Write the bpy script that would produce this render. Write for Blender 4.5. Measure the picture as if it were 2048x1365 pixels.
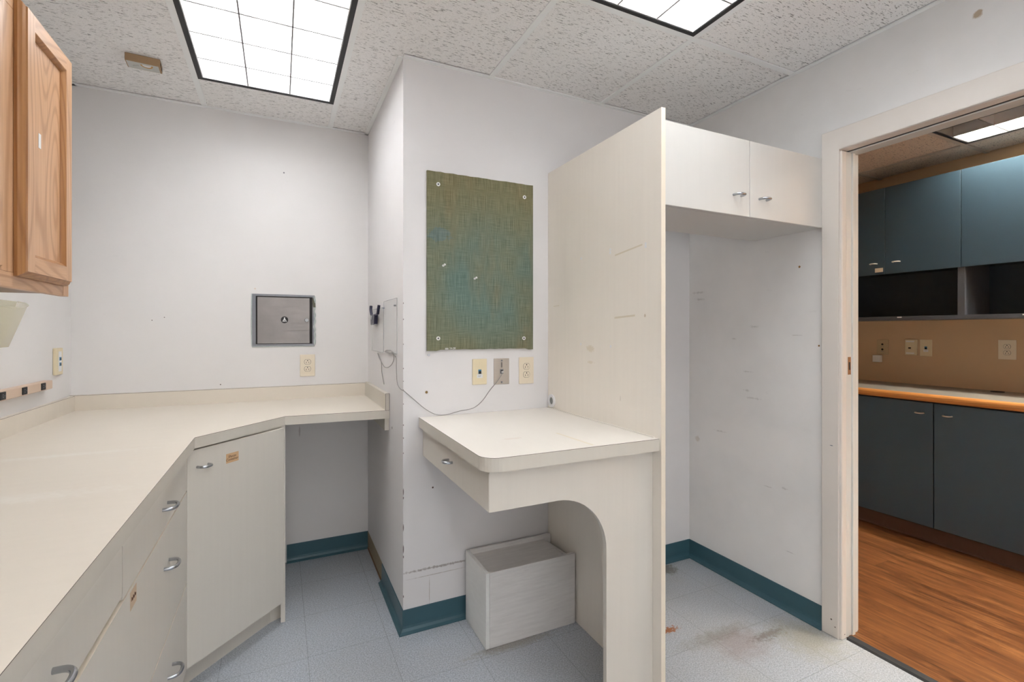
import bpy, bmesh, math, random
from mathutils import Vector, Matrix
random.seed(7)
for o in list(bpy.data.objects): bpy.data.objects.remove(o, do_unlink=True)
S = bpy.context.scene
COL = S.collection

# ------------------------------------------------------------------ camera, world, exposure
CAM_H = 1.2797
cd = bpy.data.cameras.new('camera'); cam = bpy.data.objects.new('camera', cd); COL.objects.link(cam)
cam.location = (0, 0, CAM_H); cam.rotation_euler = (math.pi/2, 0, -0.4477)
cd.sensor_width = 36.0; cd.lens = 967.42/2048*36; cd.shift_y = -(682.5-663.04)/2048
cd.clip_start = 0.02
S.camera = cam
W = bpy.data.worlds.new('world'); S.world = W; W.use_nodes = True
W.node_tree.nodes['Background'].inputs[0].default_value = (1.0, 0.975, 0.955, 1)
W.node_tree.nodes['Background'].inputs[1].default_value = 1.9    # overcast daylight for fill, enters by an added window behind the camera
vs = S.view_settings; vs.view_transform = 'Standard'; vs.look = 'None'; vs.gamma = 1.0; vs.use_curve_mapping = False
vs.exposure = 0.98
TUBE = 14.5       # strength of the fluorescent tubes of the room
TUBE_FAR = 230.0    # strength of the tubes of the next room

# ------------------------------------------------------------------ room dimensions (metres, camera at x=y=0)
XL, YB, XP, YD, XR, H = -0.886, 2.951, 0.471, 2.045, 2.102, 2.44
YF = -1.9                     # wall behind the camera
XW2 = 2.212                   # far face of the door wall
HF = 2.42; XFAR = 4.08        # next room: ceiling height, far wall
ZC = 0.905                    # worktop height

# ------------------------------------------------------------------ helpers
class B:
    """collects geometry in world space"""
    def __init__(s, T=None): s.bm = bmesh.new(); s.T = T
    def v(s, p):
        p = Vector(p)
        return s.bm.verts.new(s.T @ p if s.T else p)
    def face(s, vs, mi=0):
        f = s.bm.faces.new(vs); f.material_index = mi; return f
    def box(s, a, b, mi=0, bev=0.0, seg=1):
        x0, y0, z0 = [min(a[i], b[i]) for i in range(3)]; x1, y1, z1 = [max(a[i], b[i]) for i in range(3)]
        V = [s.v(p) for p in ((x0,y0,z0),(x1,y0,z0),(x1,y1,z0),(x0,y1,z0),(x0,y0,z1),(x1,y0,z1),(x1,y1,z1),(x0,y1,z1))]
        F = [s.face([V[i] for i in q], mi) for q in ((3,2,1,0),(4,5,6,7),(0,1,5,4),(1,2,6,5),(2,3,7,6),(3,0,4,7))]
        if bev > 0:
            E = set(e for f in F for e in f.edges)
            bmesh.ops.bevel(s.bm, geom=list(E), offset=bev, segments=seg, profile=0.5, affect='EDGES')
        return s
    def prism(s, pts, z0, z1, side=0, top=None, bot=None):
        """pts counter-clockwise seen from +z"""
        lo = [s.v((p[0], p[1], z0)) for p in pts]; hi = [s.v((p[0], p[1], z1)) for p in pts]
        n = len(pts)
        s.face(hi, side if top is None else top); s.face(lo[::-1], side if bot is None else bot)
        for i in range(n): s.face([lo[i], lo[(i+1) % n], hi[(i+1) % n], hi[i]], side)
        return s
    def extr(s, pts, axis, a, b, mi=0):
        """2D outline extruded along axis 'x' (pts = y,z) or 'y' (pts = x,z)"""
        mk = (lambda p, t: (t, p[0], p[1])) if axis == 'x' else (lambda p, t: (p[0], t, p[1]))
        A = [s.v(mk(p, a)) for p in pts]; C = [s.v(mk(p, b)) for p in pts]; n = len(pts)
        s.face(A[::-1], mi); s.face(C, mi)
        for i in range(n): s.face([A[i], A[(i+1) % n], C[(i+1) % n], C[i]], mi)
        return s
    def cyl(s, c, ax, r, h, n=20, mi=0, r2=None):
        """disc-based cylinder from c along unit axis ax for h"""
        c = Vector(c); ax = Vector(ax).normalized(); r2 = r if r2 is None else r2
        u = ax.orthogonal().normalized(); w = ax.cross(u)
        A = []; C = []
        for i in range(n):
            t = 2*math.pi*i/n; d = u*math.cos(t)+w*math.sin(t)
            A.append(s.v(c+d*r)); C.append(s.v(c+ax*h+d*r2))
        s.face(A[::-1], mi); s.face(C, mi)
        for i in range(n): s.face([A[i], A[(i+1) % n], C[(i+1) % n], C[i]], mi)
        return s
    def ring(s, c, ax, r0, r1, h, n=28, mi=0):
        c = Vector(c); ax = Vector(ax).normalized(); u = ax.orthogonal().normalized(); w = ax.cross(u)
        R = []
        for i in range(n):
            t = 2*math.pi*i/n; d = u*math.cos(t)+w*math.sin(t)
            R.append([s.v(c+d*r0), s.v(c+d*r1), s.v(c+ax*h+d*r1), s.v(c+ax*h+d*r0)])
        for i in range(n):
            a = R[i]; b = R[(i+1) % n]
            for k in range(4): s.face([a[k], b[k], b[(k+1) % 4], a[(k+1) % 4]], mi)
        return s
    def tube(s, pts, r, n=10, mi=0, smooth=6):
        P = [Vector(p) for p in pts]
        if smooth:
            Q = []
            for i in range(len(P)-1):
                p0 = P[max(i-1, 0)]; p1 = P[i]; p2 = P[i+1]; p3 = P[min(i+2, len(P)-1)]
                for k in range(smooth):
                    t = k/smooth
                    Q.append(0.5*((2*p1)+(-p0+p2)*t+(2*p0-5*p1+4*p2-p3)*t*t+(-p0+3*p1-3*p2+p3)*t**3))
            Q.append(P[-1]); P = Q
        rings = []; prev = None
        for i, p in enumerate(P):
            d = (P[min(i+1, len(P)-1)]-P[max(i-1, 0)]).normalized()
            u = d.orthogonal().normalized() if prev is None else (prev-d*prev.dot(d)).normalized()
            prev = u; w = d.cross(u)
            rr = r(i/(len(P)-1)) if callable(r) else r
            rings.append([s.v(p+(u*math.cos(2*math.pi*k/n)+w*math.sin(2*math.pi*k/n))*rr) for k in range(n)])
        for a, b in zip(rings, rings[1:]):
            for k in range(n): s.face([a[k], a[(k+1) % n], b[(k+1) % n], b[k]], mi)
        s.face(rings[0][::-1], mi); s.face(rings[-1], mi)
        return s

def link(name, me, parent=None):
    o = bpy.data.objects.new(name, me); COL.objects.link(o)
    if parent: o.parent = parent
    return o
def wmat(o):
    M = Matrix.Identity(4)
    while o is not None:
        M = (Matrix.Translation(o.location) @ o.rotation_euler.to_matrix().to_4x4()) @ M; o = o.parent
    return M
def obj(name, b, mats, parent=None, smooth=False):
    """ONE mesh object out of world-space geometry"""
    bm = b.bm
    bmesh.ops.recalc_face_normals(bm, faces=bm.faces[:])
    me = bpy.data.meshes.new(name)
    if parent is not None:
        bm.transform(wmat(parent).inverted()); loc = None
    else:
        xs = [v.co for v in bm.verts]
        loc = Vector(((min(v.x for v in xs)+max(v.x for v in xs))/2, (min(v.y for v in xs)+max(v.y for v in xs))/2, min(v.z for v in xs)))
        bm.transform(Matrix.Translation(-loc))
    bm.to_mesh(me); bm.free()
    for m in (mats if isinstance(mats, (list, tuple)) else [mats]): me.materials.append(m)
    if smooth:
        for p in me.polygons: p.use_smooth = True
        try: me.set_sharp_from_angle(angle=math.radians(40))
        except Exception: pass
    o = link(name, me, parent)
    if loc is not None: o.location = loc
    return o
def tag(o, label, cat, group=None, kind=None):
    if label: o['label'] = label
    if cat: o['category'] = cat
    if group: o['group'] = group
    if kind: o['kind'] = kind
    return o
def thing(name, label, cat, loc=(0, 0, 0), rz=0.0, group=None):
    o = bpy.data.objects.new(name, None); COL.objects.link(o)
    o.empty_display_size = 0.05; o.location = loc; o.rotation_euler = (0, 0, rz)
    return tag(o, label, cat, group)
def struct(name, b, mats, label=None, parent=None, smooth=False):
    o = obj(name, b, mats, parent, smooth)
    if parent is None:
        o['kind'] = 'structure'
        if label: o['label'] = label; o['category'] = name.split('_')[0].split('.')[0]
    return o
def dup(root, loc, rz=None):
    r = root.copy(); COL.objects.link(r); r.location = loc
    if rz is not None: r.rotation_euler = (0, 0, rz)
    for ch in list(root.children):
        c = ch.copy(); COL.objects.link(c); c.parent = r
        for g in list(ch.children):
            d = g.copy(); COL.objects.link(d); d.parent = c
    return r
def frame(loc, rz):          # local x along the surface, -y out of it, z up
    return Matrix.Translation(Vector(loc)) @ Matrix.Rotation(rz, 4, 'Z')

# ------------------------------------------------------------------ materials
class N:
    def __init__(s, name):
        s.m = bpy.data.materials.new(name); s.m.use_nodes = True; s.t = s.m.node_tree
        s.bsdf = s.t.nodes['Principled BSDF']; s.co = None
    def n(s, typ, **kw):
        x = s.t.nodes.new(typ)
        for k, v in kw.items():
            if k.startswith('i_'):
                key = k[2:]; key = int(key) if key.isdigit() else key
                x.inputs[key].default_value = v
            else: setattr(x, k, v)
        return x
    def l(s, a, b): s.t.links.new(a, b)
    def pos(s):
        if s.co is None: s.co = s.n('ShaderNodeNewGeometry').outputs['Position']
        return s.co
    def mapped(s, scale=(1, 1, 1), rot=(0, 0, 0), loc=(0, 0, 0)):
        x = s.n('ShaderNodeMapping'); x.inputs['Scale'].default_value = scale; x.inputs['Rotation'].default_value = rot; x.inputs['Location'].default_value = loc
        s.l(s.pos(), x.inputs['Vector']); return x.outputs[0]
    def noise(s, vec, scale, detail=2, rough=0.5, dist=0.0):
        x = s.n('ShaderNodeTexNoise'); x.inputs['Scale'].default_value = scale; x.inputs['Detail'].default_value = detail
        x.inputs['Roughness'].default_value = rough; x.inputs['Distortion'].default_value = dist
        s.l(vec, x.inputs['Vector']); return x.outputs['Fac']
    def ramp(s, fac, stops, interp='LINEAR'):
        x = s.n('ShaderNodeValToRGB'); x.color_ramp.interpolation = interp
        e = x.color_ramp.elements
        while len(e) < len(stops): e.new(0.5)
        for k, (p, c) in enumerate(stops):
            e[k].position = p; e[k].color = (c, c, c, 1) if isinstance(c, (int, float)) else (*c, 1)
        s.l(fac, x.inputs[0]); return x.outputs[0]
    def mix(s, fac, a, b, mode='MIX'):
        x = s.n('ShaderNodeMixRGB', blend_type=mode)
        for sock, val in ((x.inputs[0], fac), (x.inputs[1], a), (x.inputs[2], b)):
            if isinstance(val, (int, float)): sock.default_value = val
            elif isinstance(val, tuple): sock.default_value = (*val, 1)
            else: s.l(val, sock)
        return x.outputs[0]
    def math(s, op, a, b=0.0, c=0.0):
        x = s.n('ShaderNodeMath', operation=op)
        for k, val in enumerate((a, b, c)):
            if isinstance(val, (int, float)): x.inputs[k].default_value = val
            else: s.l(val, x.inputs[k])
        return x.outputs[0]
    def sep(s):
        x = s.n('ShaderNodeSeparateXYZ'); s.l(s.pos(), x.inputs[0]); return x.outputs
    def spot(s, col, c, r, color, amt=1.0, ratio=(1, 1, 1), wob=0.35, soft=0.25, wscale=60):
        """a stain / chip with its own shape: centre, radius, colour"""
        v = s.n('ShaderNodeVectorMath', operation='SUBTRACT'); s.l(s.pos(), v.inputs[0]); v.inputs[1].default_value = c
        w = s.n('ShaderNodeVectorMath', operation='MULTIPLY'); s.l(v.outputs[0], w.inputs[0]); w.inputs[1].default_value = tuple(1/(r*q) for q in ratio)
        L = s.n('ShaderNodeVectorMath', operation='LENGTH'); s.l(w.outputs[0], L.inputs[0])
        d = L.outputs['Value']
        if wob: d = s.math('ADD', d, s.math('MULTIPLY', s.math('SUBTRACT', s.noise(s.pos(), wscale, 3, 0.6), 0.5), wob*4))
        mr = s.n('ShaderNodeMapRange'); mr.inputs[1].default_value = 1+soft; mr.inputs[2].default_value = 1-soft
        mr.inputs[3].default_value = 0; mr.inputs[4].default_value = amt; s.l(d, mr.inputs[0])
        return s.mix(mr.outputs[0], col, color)
    def bump(s, h, strength=0.3, dist=0.002):
        x = s.n('ShaderNodeBump'); x.inputs['Strength'].default_value = strength; x.inputs['Distance'].default_value = dist
        s.l(h, x.inputs['Height']); s.l(x.outputs[0], s.bsdf.inputs['Normal'])
    def done(s, col=None, rough=0.5, metal=0.0, spec=0.5):
        if col is not None:
            if isinstance(col, tuple): s.bsdf.inputs['Base Color'].default_value = (*col, 1)
            else: s.l(col, s.bsdf.inputs['Base Color'])
        if isinstance(rough, (int, float)): s.bsdf.inputs['Roughness'].default_value = rough
        else: s.l(rough, s.bsdf.inputs['Roughness'])
        s.bsdf.inputs['Metallic'].default_value = metal
        s.bsdf.inputs['Specular IOR Level'].default_value = spec
        return s.m

def srgb(r, g, b):
    f = lambda c: (c/255/12.92) if c/255 <= 0.04045 else ((c/255+0.055)/1.055)**2.4
    return (f(r), f(g), f(b))
def plain(name, col, rough=0.5, metal=0.0, spec=0.5, var=0.03, vs=40):
    n = N(name)
    f = n.noise(n.pos(), vs, 3, 0.6)
    c = n.mix(f, tuple(x*(1-var) for x in col), tuple(min(1, x*(1+var)) for x in col))
    return n.done(c, rough, metal, spec)
def paint(name, col, spots=(), dirt=0.05, rough=0.6):
    n = N(name)
    big = n.noise(n.pos(), 1.6, 4, 0.6)
    c = n.mix(n.ramp(big, [(0.35, 0.0), (0.7, 1.0)]), col, tuple(x*(1-dirt) for x in col))
    scuff = n.noise(n.mapped((3, 3, 9), (0.3, 0.2, 0)), 3.0, 5, 0.7, 0.6)
    c = n.mix(n.ramp(scuff, [(0.66, 0.0), (0.76, dirt*2.2)]), c, tuple(x*0.55 for x in col))
    for q in spots: c = n.spot(c, *q[:3], **(q[3] if len(q) > 3 else {}))
    n.bump(n.noise(n.pos(), 260, 3, 0.6), 0.12, 0.001)
    return n.done(c, rough, 0, 0.3)

BR = (0.10, 0.07, 0.05)
def hole(c, r=0.004, col=BR): return (c, r, col, dict(wob=0.15, soft=0.2, wscale=300))
WALLC = (0.79, 0.772, 0.762)
m_wall = paint('wall paint', WALLC, [hole((0.021, YB, 2.155), 0.004, (0.2, 0.2, 0.22)), hole((-0.574, YB, 1.335), 0.0022), hole((-0.523, YB, 1.35), 0.0022), hole((-0.28, YB, 1.0), 0.0028),
    ((0.10, YB, 0.72), 0.004, (0.35, 0.3, 0.28), dict(ratio=(1, 1, 7), amt=0.5)), ((0.21, YB, 0.78), 0.006, (0.4, 0.36, 0.33)), ((-0.12, YB, 1.51), 0.004, (0.6, 0.35, 0.15), dict(amt=0.35))])
chips = []
random.seed(3)
for k in range(34):
    z = random.choice([random.uniform(0.1, 0.75), random.uniform(0.1, 0.95), random.uniform(0.9, 1.5)])
    chips.append(((XP, YD, z), 0.0028, (0.16, 0.14, 0.13), dict(ratio=(1, 1, random.choice([1.0, 2.0, 5.0] if z < 0.7 else [0.7, 1.0])), wob=0.1, soft=0.3)))
m_wall_d = paint('chase wall paint', (0.785, 0.768, 0.77), chips[:18]+[hole((0.572, YD, 1.016), 0.006, (0.2, 0.12, 0.03)), hole((0.60, YD, 0.60), 0.004), hole((XP, 2.27, 0.83), 0.006),
    ((0.62, YD, 0.252), 0.006, (0.28, 0.24, 0.22), dict(ratio=(26, 1, 0.7), wob=0.9, amt=0.75, soft=0.5, wscale=90)),
    ((0.62, YD, 0.222), 0.003, (0.45, 0.4, 0.37), dict(ratio=(40, 1, 0.6), wob=0.4, amt=0.7)),
    ((0.585, YD, 0.15), 0.003, (0.45, 0.4, 0.37), dict(ratio=(0.6, 1, 18), wob=0.3, amt=0.7)),
    ((0.72, YD, 0.72), 0.006, (0.42, 0.4, 0.38), dict(ratio=(3, 1, 0.6), wob=0.8, amt=0.8))], dirt=0.06)
rs = []
random.seed(11)
for k in range(12):
    rs.append(((XR, random.uniform(1.35, 1.98), random.uniform(0.25, 1.5)), 0.012, (0.36, 0.34, 0.32), dict(ratio=(1, random.uniform(0.8, 2.6), random.uniform(0.12, 0.5)), wob=0.9, amt=0.38, soft=0.6, wscale=70)))
m_wall_r = paint('right wall paint', (0.86, 0.85, 0.84), [hole((XR, 1.398, 1.569), 0.005, (0.25, 0.12, 0.02)), hole((XR, 1.311, 1.217), 0.004, (0.25, 0.12, 0.02)), ((XR, 0.784, 2.341), 0.012, (0.45, 0.36, 0.27), {}),
    ((XR, 1.985, 0.68), 0.016, (0.45, 0.37, 0.27), dict(amt=0.5)),
    ((XR, 1.66, 0.72), 0.26, (0.84, 0.825, 0.81), dict(ratio=(1, 1.2, 0.42), wob=0.35, amt=0.75, soft=0.3, wscale=7))]+rs, dirt=0.12)

def ceiling_mat(name, col):
    n = N(name)
    a = n.noise(n.mapped((52, 300, 1), (0, 0, 0.12)), 1.0, 1, 0.5, 0.35)
    fiss = n.ramp(a, [(0.635, 0.0), (0.675, 1.0)])
    d = n.noise(n.mapped((1, 1, 1), loc=(3.1, 1.7, 0)), 420, 1, 0.5)
    dots = n.ramp(d, [(0.60, 0.0), (0.66, 0.9)])
    soft = n.noise(n.pos(), 120, 3, 0.6)
    c = n.mix(soft, tuple(x*0.93 for x in col), tuple(min(1, x*1.04) for x in col))
    pits = n.mix(1.0, fiss, dots, 'LIGHTEN')
    c = n.mix(n.math('MULTIPLY', n.mix(1.0, n.math('MULTIPLY', fiss, 0.85), n.math('MULTIPLY', dots, 0.42), 'LIGHTEN'), 0.85), c, (0.16, 0.15, 0.14))
    inv = n.math('SUBTRACT', 1.0, pits)
    n.bump(n.math('ADD', inv, n.math('MULTIPLY', soft, 0.4)), 0.5, 0.003)
    return n.done(c, 0.9, 0, 0.1)
m_tile = ceiling_mat('mineral fibre ceiling tile', (0.95, 0.935, 0.92))
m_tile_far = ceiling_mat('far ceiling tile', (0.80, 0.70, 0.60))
m_tbar = plain('ceiling grid paint', (0.90, 0.91, 0.90), 0.45, var=0.02)
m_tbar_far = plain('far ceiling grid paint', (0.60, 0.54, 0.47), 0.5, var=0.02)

def vct():
    n = N('vinyl composition tile')
    x, y, z = n.sep()
    f1 = n.noise(n.mapped((1, 1.0, 1), (0, 0, 0.6)), 190, 3, 0.7)
    f2 = n.noise(n.mapped((150, 330, 1), (0, 0, 0.9)), 1.0, 1, 0.5)
    f3 = n.noise(n.pos(), 3.0, 4, 0.6)
    c = n.mix(n.ramp(f1, [(0.35, 0.0), (0.65, 1.0)]), (0.28, 0.31, 0.355), (0.60, 0.64, 0.70))
    c = n.mix(n.ramp(f2, [(0.62, 0.0), (0.70, 0.65)]), c, (0.60, 0.60, 0.59))
    c = n.mix(n.ramp(n.noise(n.mapped((170, 260, 1), (0, 0, -0.4), (4, 2, 0)), 1.0, 1), [(0.66, 0.0), (0.73, 0.6)]), c, (0.15, 0.16, 0.17))
    c = n.mix(n.ramp(f3, [(0.4, 0.0), (0.8, 0.35)]), c, (0.42, 0.41, 0.39))
    # near the door the floor is yellower and worn
    wear = n.n('ShaderNodeMapRange'); wear.inputs[1].default_value = 0.9; wear.inputs[2].default_value = 1.6
    n.l(x, wear.inputs[0])
    c = n.mix(n.math('MULTIPLY', wear.outputs[0], n.ramp(n.noise(n.pos(), 2.2, 4, 0.6), [(0.35, 0.08), (0.7, 0.5)])), c, n.mix(n.ramp(f1, [(0.3, 0.0), (0.7, 1.0)]), (0.30, 0.30, 0.285), (0.52, 0.52, 0.505)))
    # joints
    def joint(v, off):
        t = n.math('FRACT', n.math('DIVIDE', n.math('ADD', v, off), 0.305))
        return n.math('LESS_THAN', n.math('MINIMUM', t, n.math('SUBTRACT', 1.0, t)), 0.0024)
    j = n.math('MAXIMUM', joint(x, 20*0.305-0.1), joint(y, 20*0.305-1.14+0.305))
    c = n.mix(n.math('MULTIPLY', j, 0.6), c, (0.10, 0.10, 0.10))
    for q in [((1.50, 1.575, 0), 0.030, (0.34, 0.13, 0.05), dict(ratio=(1.5, 0.5, 1), wob=0.9, wscale=90)), ((1.875, 1.985, 0), 0.05, (0.16, 0.14, 0.10), dict(wob=0.5, amt=0.7)),
              ((1.70, 1.38, 0), 0.11, (0.30, 0.22, 0.20), dict(ratio=(1, 0.7, 1), wob=0.5, amt=0.45, soft=0.5, wscale=22)), ((1.66, 1.46, 0), 0.10, (0.23, 0.21, 0.17), dict(ratio=(1.6, 0.3, 1), wob=0.7, amt=0.5, soft=0.6, wscale=40)),
              ((1.86, 1.37, 0), 0.05, (0.17, 0.14, 0.11), dict(ratio=(1.6, 0.4, 1), wob=0.9, amt=0.7, soft=0.5, wscale=60)), ((1.98, 1.28, 0), 0.11, (0.34, 0.31, 0.20), dict(wob=0.4, amt=0.5, soft=0.6, wscale=30)),
              ((0.86, 1.78, 0), 0.07, (0.25, 0.20, 0.12), dict(ratio=(2.2, 0.35, 1), wob=0.6, amt=0.5, soft=0.5))]:
        c = n.spot(c, *q[:3], **q[3])
    n.bump(n.math('SUBTRACT', f1, n.math('MULTIPLY', j, 2.0)), 0.03, 0.001)
    return n.done(c, n.ramp(f3, [(0.3, 0.32), (0.7, 0.5)]), 0, 0.4)
m_vct = vct()

def planks():
    n = N('wood plank floor')
    br = n.n('ShaderNodeTexBrick'); br.offset = 0.37; br.inputs['Scale'].default_value = 1.0
    br.inputs['Mortar Size'].default_value = 0.0016; br.inputs['Brick Width'].default_value = 1.22; br.inputs['Row Height'].default_value = 0.128
    br.inputs['Color1'].default_value = (0, 0, 0, 1); br.inputs['Color2'].default_value = (1, 1, 1, 1); br.inputs['Mortar'].default_value = (0.5, 0.5, 0.5, 1)
    n.l(n.mapped((1, 1, 1), (0, 0, math.pi/2), (0.3, 0.02, 0)), br.inputs['Vector'])
    plank = br.outputs['Color']
    off = n.n('ShaderNodeCombineXYZ'); n.l(n.math('MULTIPLY', plank, 3.7), off.inputs[0]); n.l(n.math('MULTIPLY', plank, 9.1), off.inputs[1])
    add = n.n('ShaderNodeVectorMath', operation='ADD'); n.l(n.mapped((13, 1.7, 1)), add.inputs[0]); n.l(off.outputs[0], add.inputs[1])
    g = n.noise(add.outputs[0], 1.6, 8, 0.68, 1.3)
    c = n.ramp(g, [(0.36, (0.028, 0.010, 0.004)), (0.43, (0.11, 0.038, 0.011)), (0.49, (0.135, 0.050, 0.016)), (0.56, (0.205, 0.082, 0.026)), (0.66, (0.33, 0.148, 0.052))])
    fine = n.noise(n.mapped((130, 5, 1)), 1.0, 3, 0.6)
    c = n.mix(n.ramp(fine, [(0.42, 0.0), (0.66, 0.5)]), c, (0.13, 0.05, 0.02))
    c = n.mix(n.math('MULTIPLY', plank, 0.35), c, (0.30, 0.12, 0.04))
    c = n.mix(n.math('MULTIPLY', br.outputs['Fac'], 0.6), c, (0.04, 0.015, 0.008))
    return n.done(c, 0.36, 0, 0.4)
m_planks = planks()

def laminate(name, col, streak=0.05, rough=0.38, axis=(1, 1, 1), spots=()):
    n = N(name)
    s = n.noise(n.mapped(axis), 1.0, 3, 0.6)
    c = n.mix(s, tuple(x*(1-streak) for x in col), tuple(min(1, x*(1+streak)) for x in col))
    c = n.mix(n.ramp(n.noise(n.pos(), 2.3, 4, 0.6), [(0.45, 0.0), (0.75, 0.12)]), c, tuple(x*0.85 for x in col))
    for q in spots: c = n.spot(c, *q[:3], **(q[3] if len(q) > 3 else {}))
    return n.done(c, rough, 0, 0.4)
LAM = (0.69, 0.65, 0.585)
m_lamtop = laminate('worktop laminate', (0.74, 0.675, 0.585), 0.03, 0.42, (6, 60, 6), [((-0.62, 1.9, ZC), 0.06, (0.80, 0.76, 0.69), dict(ratio=(3, 0.3, 1), wob=0.6, amt=0.6, soft=0.6)),
    ((-0.6, 1.45, ZC), 0.08, (0.80, 0.76, 0.69), dict(ratio=(2.4, 0.4, 1), wob=0.6, amt=0.6, soft=0.6))])
m_lam = laminate('cabinet laminate', LAM, 0.035, 0.42, (50, 50, 2))
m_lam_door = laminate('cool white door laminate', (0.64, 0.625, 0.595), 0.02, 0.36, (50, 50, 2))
m_lam_edge = laminate('worktop edge laminate', (0.64, 0.60, 0.53), 0.03, 0.42, (50, 50, 2))
m_deskt = laminate('desk laminate', (0.78, 0.735, 0.675), 0.02, 0.38, (50, 6, 6), [((0.72, 1.50, 0.91), 0.02, (0.68, 0.58, 0.50), dict(ratio=(1.6, 0.5, 1), amt=0.5))])
m_panel = laminate('end panel laminate', (0.87, 0.815, 0.735), 0.03, 0.42, (50, 50, 2),
    [((1.176, 1.75, 1.40), 0.004, (0.62, 0.53, 0.35), dict(ratio=(1, 0.1, 0.1))), ((1.176, 1.69, 1.205), 0.012, (0.72, 0.63, 0.48), dict(ratio=(1, 2.2, 1), wob=0.8, amt=0.6)),
     ((1.176, 1.69, 1.15), 0.010, (0.72, 0.63, 0.48), dict(ratio=(1, 2.0, 0.5), wob=0.8, amt=0.5)), ((1.176, 1.352, 1.335), 0.006, (0.62, 0.52, 0.40), dict(ratio=(1, 0.7, 1))),
     ((1.176, 1.49, 1.02), 0.009, (0.6, 0.55, 0.48), dict(ratio=(1, 0.3, 1), wob=0.8, amt=0.6))])
m_panel_edge = laminate('end panel edge banding', (0.80, 0.72, 0.60), 0.02, 0.42, (50, 50, 2))
m_darkline = plain('laminate core line', (0.10, 0.075, 0.06), 0.6)
m_chip = plain('exposed particle board', (0.22, 0.13, 0.06), 0.9)
m_teal = laminate('teal rubber cove base', (0.046, 0.112, 0.142), 0.10, 0.34, (9, 9, 9))
m_adh = plain('bare wall adhesive', (0.34, 0.28, 0.19), 0.9, var=0.25, vs=60)
m_black = plain('black frame paint', (0.012, 0.012, 0.014), 0.5)
m_blackrub = plain('black rubber', (0.02, 0.021, 0.022), 0.6)
m_whitefix = plain('fixture white enamel', (0.90, 0.90, 0.90), 0.35, var=0.01)
m_trim = laminate('trim paint', (0.73, 0.68, 0.63), 0.03, 0.38, (4, 4, 4), [((2.087, 1.25, 0.07), 0.0035, BR), ((2.087, 1.235, 0.045), 0.003, BR), ((2.115, 1.21, 0.02), 0.003, BR), ((2.087, 1.25, 0.8), 0.003, (0.15, 0.17, 0.2), dict(ratio=(1, 2, 0.5)))])
m_trim_cool = laminate('jamb gloss paint', (0.68, 0.68, 0.65), 0.03, 0.22, (4, 4, 4))
m_chrome = plain('satin chrome', (0.44, 0.46, 0.49), 0.22, 1.0, var=0.02)
m_nickel = plain('bright nickel', (0.85, 0.80, 0.72), 0.35, 0.5)
m_knob = plain('brushed knob metal', (0.42, 0.43, 0.45), 0.5, 0.4)
m_screw = plain('zinc screw', (0.75, 0.75, 0.74), 0.45, 0.4)
m_brass = plain('aged brass', (0.30, 0.17, 0.09), 0.35, 0.9)
m_alu = plain('aluminium louver', (0.93, 0.93, 0.94), 0.28, 0.55, var=0.01)
m_ivory = plain('ivory plastic', (0.74, 0.64, 0.44), 0.4, var=0.02)
m_almond = plain('almond plastic', (0.72, 0.60, 0.46), 0.4, var=0.02)
m_outlet = plain('light almond plastic', (0.77, 0.68, 0.54), 0.35, var=0.02)
m_slot = plain('slot black', (0.015, 0.013, 0.012), 0.7)
m_cyanjack = plain('blue jack plastic', (0.01, 0.16, 0.32), 0.35)
m_white = plain('white plastic', (0.82, 0.82, 0.82), 0.4, var=0.01)
m_paper = plain('white paper', (0.80, 0.80, 0.80), 0.8, var=0.02)
m_tape = plain('masking tape', (0.66, 0.43, 0.24), 0.7, var=0.05)
m_tape_f = plain('faded masking tape', (0.62, 0.47, 0.33), 0.7)
m_tape_old = plain('old clear tape', (0.74, 0.66, 0.53), 0.4, var=0.04)
m_ink = plain('brown marker ink', (0.09, 0.035, 0.02), 0.8)
m_silicone = plain('caulk', (0.45, 0.50, 0.49), 0.5, var=0.2, vs=90)
m_wire = plain('grey wire', (0.28, 0.27, 0.26), 0.45)
m_stripb = plain('power strip beige', (0.66, 0.50, 0.38), 0.45, var=0.03)
m_cardb = plain('brown cardboard', (0.38, 0.25, 0.14), 0.85, var=0.05)
m_cardw = plain('dusty grey label', (0.55, 0.55, 0.52), 0.7, var=0.08)
m_orange = plain('orange slot edge', (0.55, 0.30, 0.08), 0.7)
m_darkgap = plain('carcass with seam shade', (0.20, 0.17, 0.13), 0.7)  # carcass colour darkened to give the drawer seams their shadow
m_gap = plain('shadow gap board', (0.55, 0.47, 0.33), 0.7)
m_clampb = plain('dark blue vinyl', (0.018, 0.018, 0.05), 0.35)

def steel(name, col, rough=0.38):
    n = N(name)
    f = n.noise(n.mapped((4, 4, 260)), 1.0, 3, 0.6)
    g = n.noise(n.pos(), 7, 3, 0.6)
    c = n.mix(f, tuple(x*0.9 for x in col), tuple(min(1, x*1.08) for x in col))
    c = n.mix(n.ramp(g, [(0.4, 0.0), (0.8, 0.25)]), c, (0.42, 0.38, 0.37))
    return n.done(c, n.ramp(f, [(0.3, rough-0.05), (0.7, rough+0.08)]), 0.85, 0.5)
m_steel = steel('brushed stainless steel', (0.22, 0.205, 0.197))
m_steel_d = steel('darkened steel flange', (0.22, 0.23, 0.255), 0.45)
m_steel_p = steel('scratched steel plate', (0.52, 0.47, 0.42), 0.42)

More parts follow.
